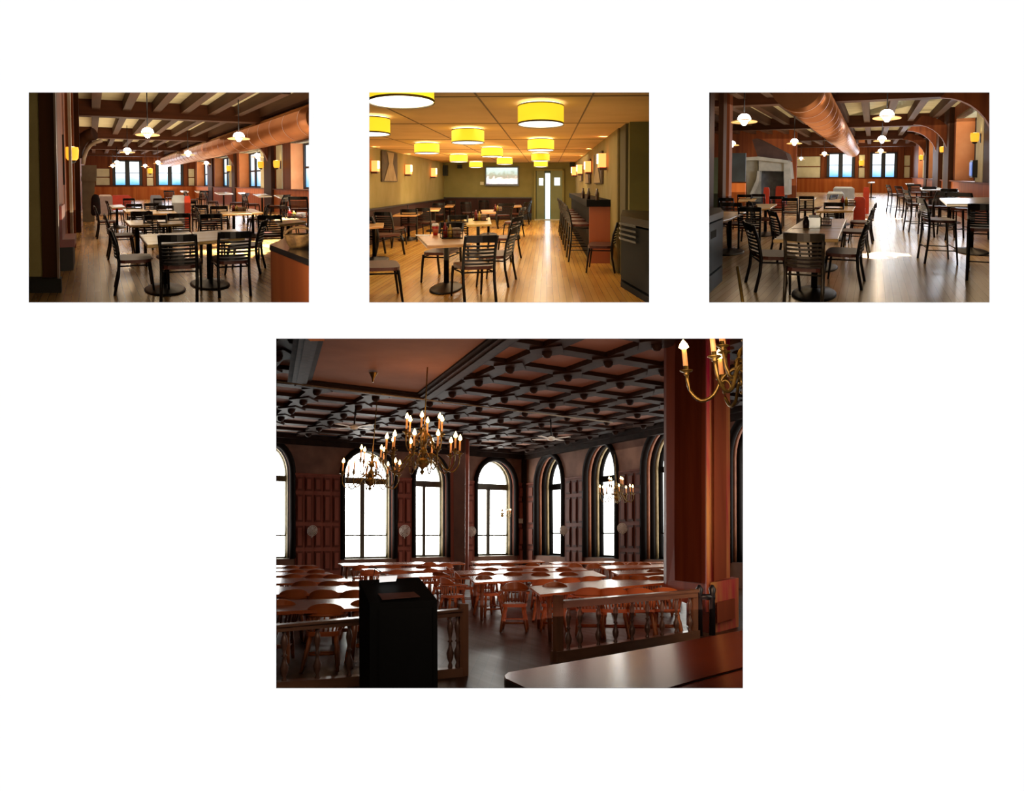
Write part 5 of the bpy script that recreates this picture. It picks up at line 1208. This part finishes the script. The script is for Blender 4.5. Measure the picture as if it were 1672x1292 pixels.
# ---------------------------------------------------------------- long tables and captain's chairs
tt = wood('table_mahogany', '#9c4c26', '#b05e32', .22, 2.5, 'x', spec=.5, bump=0); te = wood('table_edge', '#6a3a1e', '#7a4526', .3, 3, 'x')
def long_table(q, label, m=tt):
    P = [R.at(u, v, .75) for u, v in q]; c = sum(P, Vector())/4; c.z = 0; L = [p-c for p in P]
    root = link('long_table', None, R.M @ Matrix.Translation(c)); tag(root, label, 'table', 'long dining tables in the large lower photo')
    o = link('table_top', MB().prism([(p.x, p.y, .71) for p in L], (0, 0, .04)).mesh('table_top', m), None, root)
    for p in L:
        x, y = p.x*.9, p.y*.9; link('leg', MB().tube([(x, y, 0), (x, y, .4), (x, y, .71)], [.03, .045, .05], 8).mesh('leg', te), None, root)
    return root
T4 = [
 ([(882, 971), (1112, 949), (1088, 938), (864, 958)], 'long table nearest the right balustrade with window glare'),
 ([(775, 951.5), (990, 941), (968, 932), (764, 941)], 'second long table of the right block, ending at the aisle'),
 ([(745, 939), (960, 931), (948, 926.5), (740, 932.3)], 'third long table of the right block'),
 ([(775, 929), (930, 925.5), (920, 922), (768, 925)], 'fourth long table of the right block'),
 ([(1010, 938.5), (1112, 933), (1097, 928.5), (998, 933)], 'table right of centre, behind the nearest long one'),
 ([(990, 929), (1100, 925.5), (1085, 921), (978, 924.5)], 'far table before the middle right window'),
 ([(902, 920.5), (1010, 918.8), (1001, 916.3), (895, 918)], 'far table before the first right window'),
 ([(1018, 920.5), (1110, 920), (1098, 917.5), (1008, 917.8)], 'farthest table at the right, by the pillar'),
 ([(425, 1000), (590, 993), (588, 977), (425, 981)], 'nearest long table at the left, behind the balustrade'),
 ([(425, 972), (600, 966), (590, 955.5), (425, 959)], 'second long table at the left'),
 ([(425, 954), (573, 949), (556, 942), (425, 944.5)], 'third long table at the left, its end at the aisle'),
 ([(425, 941), (545, 937.5), (534, 933.5), (425, 935.5)], 'fourth long table at the left'),
 ([(425, 933.5), (530, 931), (522, 928), (425, 929.5)], 'fifth long table at the left'),
 ([(425, 927), (520, 925.5), (512, 922.8), (425, 924)], 'farthest long table at the left'),
 ([(600, 934), (742, 930.5), (728, 926), (590, 929)], 'table behind the black lectern, far side of the aisle'),
 ([(640, 944), (735, 940), (726, 935), (630, 938.5)], 'table just behind the top of the black lectern'),
 ([(560, 924), (700, 921), (690, 917.5), (552, 920)], 'far table below the second left window'),
 ([(708, 922), (760, 920.5), (752, 917.5), (702, 918.5)], 'small far table left of the slim column'),
 ([(775, 920), (890, 917.5), (880, 914.5), (768, 916.5)], 'far table below the fourth left window')]
for q, l in T4: long_table(q, l+', large lower photo')
# a few glasses and the like are too small to tell; the chairs are what one sees
def cap_chairs(rows):
    for (u, v, phi, lab) in rows: R.place(K_CAPTAIN, R.at(u, v, 0), phi, lab+', large lower photo', 'chair', group='wooden captain chairs in the large lower photo', scale=1.0)
cap_chairs([
 (840, 1030, 184, 'wooden armchair standing alone in the aisle, facing us'),
 (797, 1006, 150, 'wooden armchair left of the lone aisle chair'),
 (906, 1030, 186, 'wooden armchair behind the balustrade post'),
 (523, 1093, 2, 'large wooden armchair turned away behind the left balustrade'),
 (447, 1080, 8, 'wooden armchair at the lower left edge behind the balustrade'),
 (592, 1078, 0, 'wooden armchair half hidden by the black lectern'),
 (964, 1041.2, -4, 'wooden armchair behind the right balustrade, leftmost'),
 (1006, 1042, 4, 'wooden armchair behind the right balustrade, second'),
 (1050, 1042.8, 3, 'wooden armchair behind the right balustrade, third'),
 (1092, 1041.6, 2, 'wooden armchair behind the right balustrade, next to the pillar'),
 (470, 1047.2, -2, 'wooden armchair before the second left table, left'),
 (524, 1048, 6, 'wooden armchair before the second left table, middle'),
 (575, 1048.8, 5, 'wooden armchair before the second left table, right'),
 (490, 1019.2, -2, 'wooden armchair before the third left table, left'),
 (535, 1020, 6, 'wooden armchair before the third left table, middle'),
 (578, 1020.8, 5, 'wooden armchair before the third left table, right'),
 (470, 998.2, -2, 'wooden armchair before the fourth left table, left'),
 (510, 999, 6, 'wooden armchair before the fourth left table, middle'),
 (540, 999.8, 5, 'wooden armchair before the fourth left table, right'),
 (478, 983.2, -2, 'wooden armchair before the fifth left table, left'),
 (512, 984, 6, 'wooden armchair before the fifth left table, right'),
 (470, 971.2, -2, 'wooden armchair before the farthest left table, left'),
 (498, 972, 6, 'wooden armchair before the farthest left table, right'),
 (738, 1010, 60, 'wooden armchair just right of the lectern'),
 (758, 992, 88, 'wooden armchair side on at the aisle, near one'),
 (724, 992, 40, 'wooden armchair behind the lectern, right side'),
 (742, 976, 88, 'wooden armchair side on farther along the aisle'),
 (706, 980, 20, 'wooden armchair behind the right corner of the lectern'),
 (700, 960, 0, 'far wooden armchair below the third window'),
 (890, 1014, 2, 'wooden armchair between the first two right tables, left'),
 (930, 1009, -3, 'wooden armchair between the first two right tables, middle'),
 (968, 1005, 3, 'wooden armchair between the first two right tables, right'),
 (1075, 984, 178, 'wooden armchair facing us near the pillar'),
 (792, 991.2, -4, 'wooden armchair in the third right row, first'),
 (838, 992, 4, 'wooden armchair in the third right row, second'),
 (884, 992.8, 3, 'wooden armchair in the third right row, third'),
 (930, 991.6, 2, 'wooden armchair in the third right row, fourth'),
 (800, 977.2, -2, 'wooden armchair in the fourth right row, first'),
 (842, 978, 6, 'wooden armchair in the fourth right row, second'),
 (884, 978.8, 5, 'wooden armchair in the fourth right row, third'),
 (922, 977.6, 4, 'wooden armchair in the fourth right row, fourth'),
 (1018, 1003.2, -4, 'wooden armchair beyond the nearest right table, left of three'),
 (1048, 1004, 4, 'wooden armchair beyond the nearest right table, middle of three'),
 (1080, 1004.8, 3, 'wooden armchair beyond the nearest right table, right of three'),
 (1012, 961.2, 176, 'far wooden armchair with lit round back, left of three'),
 (1037, 962, 184, 'far wooden armchair with lit round back, middle of three'),
 (1055, 962.8, 183, 'far wooden armchair with lit round back, right of three'),
 (600, 983.2, -2, 'wooden armchair above the lectern top, left'),
 (648, 984, 6, 'wooden armchair above the lectern top, right'),
 (585, 969.2, -4, 'far wooden armchair below the second window, left'),
 (640, 970, 4, 'far wooden armchair below the second window, middle'),
 (690, 970.8, 3, 'far wooden armchair below the second window, right'),
 (725, 963.2, -4, 'far wooden armchair under the third and fourth windows, first'),
 (790, 964, 4, 'far wooden armchair under the third and fourth windows, second'),
 (830, 964.8, 3, 'far wooden armchair under the third and fourth windows, third'),
 (870, 963.6, 2, 'far wooden armchair under the third and fourth windows, fourth'),
 (940, 965.2, 176, 'far wooden armchair below the right wall fans, left'),
 (972, 966, 184, 'far wooden armchair below the right wall fans, right')])
# near desk tops at the lower right
dm = wood('desk_mahogany', '#7a2e14', '#8c3b1c', .2, 1.6, 'x', spec=.4, bump=0); em = mat('desk_edge', '#8d7a66', .5, c2='#6f5a46', scale=8)
def desk(q, label, hz=.80):
    P = [R.at(u, v, hz) for u, v in q]; c = sum(P, Vector())/len(P); c.z = 0; L = [p-c for p in P]
    root = link('reading_desk', None, R.M @ Matrix.Translation(c)); tag(root, label, 'desk')
    link('desk_top', MB().prism([(p.x, p.y, hz-.012) for p in L], (0, 0, .012)).mesh('desk_top', dm), None, root)
    link('edge_band', MB().prism([(p.x*1.004, p.y*1.004, hz-.06) for p in L], (0, 0, .052)).mesh('edge_band', em), None, root)
    for p in (L[0], L[1], L[-1]): link('leg', MB().tube([(p.x*.8, p.y*.8, 0), (p.x*.8, p.y*.8, hz-.06)], .03, 8).mesh('leg', te), None, root)
desk([(866, 1127), (826, 1108), (824, 1103), (830, 1098), (1000, 1069), (1130, 1045), (1226, 1027), (1226, 1086), (1150, 1106), (1078, 1127)], 'wide red brown desk top with a worn pale edge at the lower right')
desk([(1072, 1134), (1086, 1127.5), (1154, 1109.5), (1226, 1089.5), (1226, 1134)], 'second desk top at the very lower right corner', .79)
# black lectern
lm = mat('lectern_black', '#0c0e0f', .6, c2='#0f1112', scale=4, spec=.1)
PL = R.at(650, 1160, 0)
root = link('lectern', None, R.M); tag(root, 'tall black lectern standing before the left balustrade', 'lectern')
f = R.RT @ Vector((0, 1, 0)); f.z = 0; f.normalize()
g = lambda u, v, dd=0: R.near(u, v, PL+f*dd)
A = [g(604, 1160), g(715, 1160), g(714, 980), g(604, 985)]
Bk = [g(587, 1148, .55), g(690, 1148, .6), g(684, 943, .6), g(586, 948, .55)]
link('body', MB().hexa([A[0], A[1], Bk[1], Bk[0], A[3], A[2], Bk[2], Bk[3]]).mesh('body', lm), None, root)
link('front_panel', MB().prism([g(620, 1160, -.02), g(706, 1160, -.02), g(706, 992, -.02), g(620, 994, -.02)], tuple(f*-.02)).mesh('front_panel', mat('lectern_panel', '#0f1112', .6, spec=.1)), None, root)
nn = Vector((0, 0, .012))
link('lamp_bar', MB().prism([g(619, 957, .35)+nn*3, g(646, 955, .35)+nn*3, g(648, 949, .45)+nn*3, g(619, 951, .45)+nn*3], tuple(nn*2)).mesh('lamp_bar', mat('lamp_chrome', '#e8e8e4', .25, .2, emit=.8, ec='#ffffff')), None, root)
link('paper', MB().prism([g(624, 982, .02)+nn, g(686, 977, .02)+nn, g(676, 969, .2)+nn, g(617, 972, .2)+nn], tuple(nn*.3)).mesh('paper', mat('brown_paper', '#5a342a', .7)), None, root)
link('microphone', MB().tube([g(608, 955, .4)+nn, g(612, 931, .45)+nn*2, g(622, 938, .5)+nn*2], .008, 6).mesh('microphone', mat('mic_dark', '#222426', .4, .5)), None, root)
# ---------------------------------------------------------------- chandeliers
tiers_big = [(10, 1.0, 0.0, .1), (6, .52, .52, .35)]
K_CH = chandelier_kit(tiers_big, 3.3)
K_CH_M = chandelier_kit([(8, 1.0, 0.0, .2), (4, .5, .45, .4)], 3.55)
K_CH_S = chandelier_kit([(8, 1.0, 0.0, .2), (4, .5, .45, .4)], 2.2)
def chand(kit_, u, v, px_r, real, label, zs=1.0):
    """(u,v): px of the ring of cups; px_r its half width in px; real: ring radius in metres"""
    d = R.d(u, v); t = F*real/px_r/1.0; P = R.eye+d*t   # d has unit depth along the view axis
    o = R.place(kit_, P, 0, label+', large lower photo', 'chandelier', group='candle chandeliers in the large lower photo', scale=real, k=1.0, sz=real*zs)
    # hang plumb as the photo shows it
    return o, P
chand(K_CH, 691, 737, 60, .9, 'largest whole brass chandelier with many lit candles', 1.0)
chand(K_CH_M, 606, 772, 46, .9, 'second brass chandelier in front of the arched window')
chand(K_CH_S, 557, 822, 20, .62, 'small far chandelier at the left window edge')
chand(K_CH_S, 820, 838, 14, .46, 'smallest far chandelier inside the fourth window')
chand(K_CH_S, 1007, 805, 27, .6, 'chandelier before the middle right window')
K_CH_N = chandelier_kit([(6, 1.0, 0.0, 0), (6, .45, .3, .5)], 1.6, 1.5)
chand(K_CH_N, 1227, 594, 105, .62, 'near chandelier cut by the upper right corner', 1.0)
# long rods up to the ceiling
def rod(u, v, px_r, real, vt, lab):
    P = R.eye+R.d(u, v)*(F*real/px_r); T = R.near(u+1, vt, P)
    o = link('hanging_rod', MB().tube([tuple(P+Vector((0, 0, .55*real))), tuple(T)], .022, 8).mesh('hanging_rod', brass), R.M); tag(o, lab, 'rod')
#rod(691, 700, 60, .9, 545, 'long brass rod holding the largest chandelier'); rod(607, 735, 46, .9, 612, 'brass rod holding the second chandelier')
K_CUP = kit('ceiling_cup', 'ceiling cup', [('cup', MB().lathe([(.03, -.35), (.06, -.2), (.16, -.02), (.18, 0)], 14).mesh('cup', brass))])
R.place(K_CUP, R.at(610, 609, Zc-.5), 0, 'brass ceiling cup above the second chandelier, on the salmon panel', 'ceiling cup', scale=.7, k=1)
# fans
fm = mat('fan_white', '#d8cabc', .6, c2='#c8b8aa', scale=6); fw = mat('fan_blade', '#fffaf0', .5)
def wall_fan(W, n, u, v, rpx, label, tilt=0):
    P = W(u, v, .5); rr = rpx*(P-R.eye).length/F*.85; root = link('wall_fan', None, R.M @ Matrix.Translation(P) @ Matrix.Rotation(math.atan2(-P.x, P.y), 4, 'Z')); tag(root, label+', large lower photo', 'fan', 'round wall fans in the large lower photo')
    cg = MB()
    for q in (1, .75, .5, .25): cg.tube([(rr*q*math.cos(t), -.1*(1-q), rr*q*math.sin(t)) for t in [2*PI*i/20 for i in range(21)]], .02, 5, up=(0, 1, 0))
    for i in range(12): cg.tube([(0, -.1, 0), (rr*math.cos(PI*i/6), 0, rr*math.sin(PI*i/6))], .012, 4)
    link('cage', cg.mesh('cage', fm), None, root)
    bl = MB()
    for i in range(4):
        a = PI/2*i; bl.prism([(rr*.15*math.cos(a), .03, rr*.15*math.sin(a)), (rr*.85*math.cos(a-.3), .05, rr*.85*math.sin(a-.3)), (rr*.9*math.cos(a+.35), .03, rr*.9*math.sin(a+.35))], (0, .01, 0))
    link('blade_set', bl.mesh('blade_set', fm), None, root)
    link('motor', MB().lathe([(.0, -.1), (rr*.22, -.08), (rr*.22, .1), (0, .1)], 12, (0, .12, 0)).mesh('motor', fm), None, root)
    link('bracket', MB().tube([(0, .12, 0), (0, .2, -rr*1.2), (0, .45, -rr*1.3)], .03, 6).mesh('bracket', fm), None, root)
wall_fan(WL, nL, 510, 867, 8, 'round wall fan on the panels between the first two windows'); wall_fan(WL, nL, 661, 867, 9, 'round wall fan between the second and third windows')
wall_fan(WL, nL, 770, 868, 7.5, 'round wall fan left of the fourth window'); wall_fan(WR, nR, 1016, 863, 8, 'round wall fan on the right wall'); wall_fan(WR, nR, 920, 866, 6.5, 'round wall fan between the right windows')
def ceil_fan(u, v, label):
    P = R.at(u, v, Zc-.9); root = link('ceiling_fan', None, R.M @ Matrix.Translation(P)); tag(root, label, 'ceiling fan', 'ceiling fans in the large lower photo')
    link('rod', MB().tube([(0, 0, .05), (0, 0, .88)], .03, 6).mesh('rod', black_metal), None, root)
    link('motor', MB().lathe([(.0, -.08), (.14, -.05), (.15, .06), (.04, .1)], 14).mesh('motor', fw), None, root)
    for i in range(4):
        a = PI/2*i+.5; c, s = math.cos(a), math.sin(a)
        link('blade', MB().prism([(c*.15-s*.05, s*.15+c*.05, 0), (c*.15+s*.05, s*.15-c*.05, 0), (c*.85+s*.09, s*.85-c*.09, .02), (c*.85-s*.09, s*.85+c*.09, .02)], (0, 0, .015)).mesh('blade', fw), None, root)
ceil_fan(578, 698, 'pale ceiling fan below the salmon panel, left of the big chandelier'); ceil_fan(900, 717, 'pale ceiling fan near the far corner')
P = WL(850.5, 851, .1)
o = link('thermostat', MB().box(-.16, .16, -.06, 0, -.12, .12).mesh('thermostat', mat('thermo', '#b8aa98', .5)), R.M @ Matrix.Translation(P)); tag(o, 'small pale wall box left of the room corner', 'wall box')
# added lamps before the windows to strengthen their daylight, then candle light
P = WR(940, 900, .6)
for px in winL:
    um = (px[0]+px[1])/2; q = WL(um, 830, .3); s_ = (WL(px[1], 830)-WL(px[0], 830)).length
    area(R, q, q+nL*8+Vector((0, 0, -3.5)), s_*.8, 25, '#f4f6ff', 3.5)
for px in winR[:3]:
    um = (px[0]+px[1])/2; q = WR(um, 830, .3); s_ = (WR(px[1], 830)-WR(px[0], 830)).length
    area(R, q, q+nR*8+Vector((0, -3, -3.5)), min(s_*.8, 4), 25, '#fff2e0', 3.5)
for (u, v, t, p) in ((691, 730, 60, 25), (606, 770, 46, 18), (1007, 800, 27, 12), (1182, 600, 60, 6)):
    P = R.eye+R.d(u, v)*(F*.9/t); point(R, P+Vector((0, 0, .4)), p, '#ffb070', .3)
P = R.eye+R.d(830, 535)*6; area(R, P, R.at(830, 980, 0), 4, 110, '#ffdcc4', 1.0)  # added fill lamps from here: front, near the floor, under the ceiling
P = R.at(830, 960, .3); area(R, P, (P.x, P.y, 9), 10, 150, '#ffc4a8', 12)
P = R.at(900, 1010, .3); area(R, P, (P.x, P.y+1, 9), 6, 60, '#ffb8a0', 6)
P = R.at(830, 700, Zc-.9); area(R, (C.x-5, C.y-12, Zc-.8), (C.x-5, C.y-11.99, 0), 10, 220, '#fff0e0', 14)

Q = R.near(1232, 800, PB)-Vector((0, 2.2, 0)); area(R, Q, R.near(1172, 800, PB), 1.0, 38, '#fff0d8', 3.5, spread=120)  # added lamps, only to brighten the two pillar faces
Q = R.near(1085, 1120, PB)-Vector((1.5, 3.5, 0)); area(R, (Q.x, Q.y, 2.2), R.near(1120, 820, PB), 1.2, 30, '#ffc8a0', 1.2, spread=90)
# ---------------------------------------------------------------- camera, world, colour
cam = bpy.data.cameras.new('camera'); co = bpy.data.objects.new('camera', cam); COL.objects.link(co)
co.rotation_euler = (PI/2, 0, 0); cam.sensor_width = 36; cam.sensor_fit = 'HORIZONTAL'; cam.lens = F/1672*36
cam.shift_y = (PY-646)/1672; cam.clip_start = .05; cam.clip_end = 500
SC.camera = co
w = bpy.data.worlds.new('world'); w.use_nodes = True; SC.world = w
w.node_tree.nodes['Background'].inputs[0].default_value = (.02, .02, .022, 1); w.node_tree.nodes['Background'].inputs[1].default_value = .3
SC.view_settings.view_transform = 'Standard'; SC.view_settings.look = 'None'; SC.view_settings.exposure = 0
SC.cycles.max_bounces = 6; SC.cycles.diffuse_bounces = 3; SC.cycles.glossy_bounces = 3; SC.cycles.sample_clamp_indirect = 4; SC.cycles.use_denoising = True
bpy.context.view_layer.update()
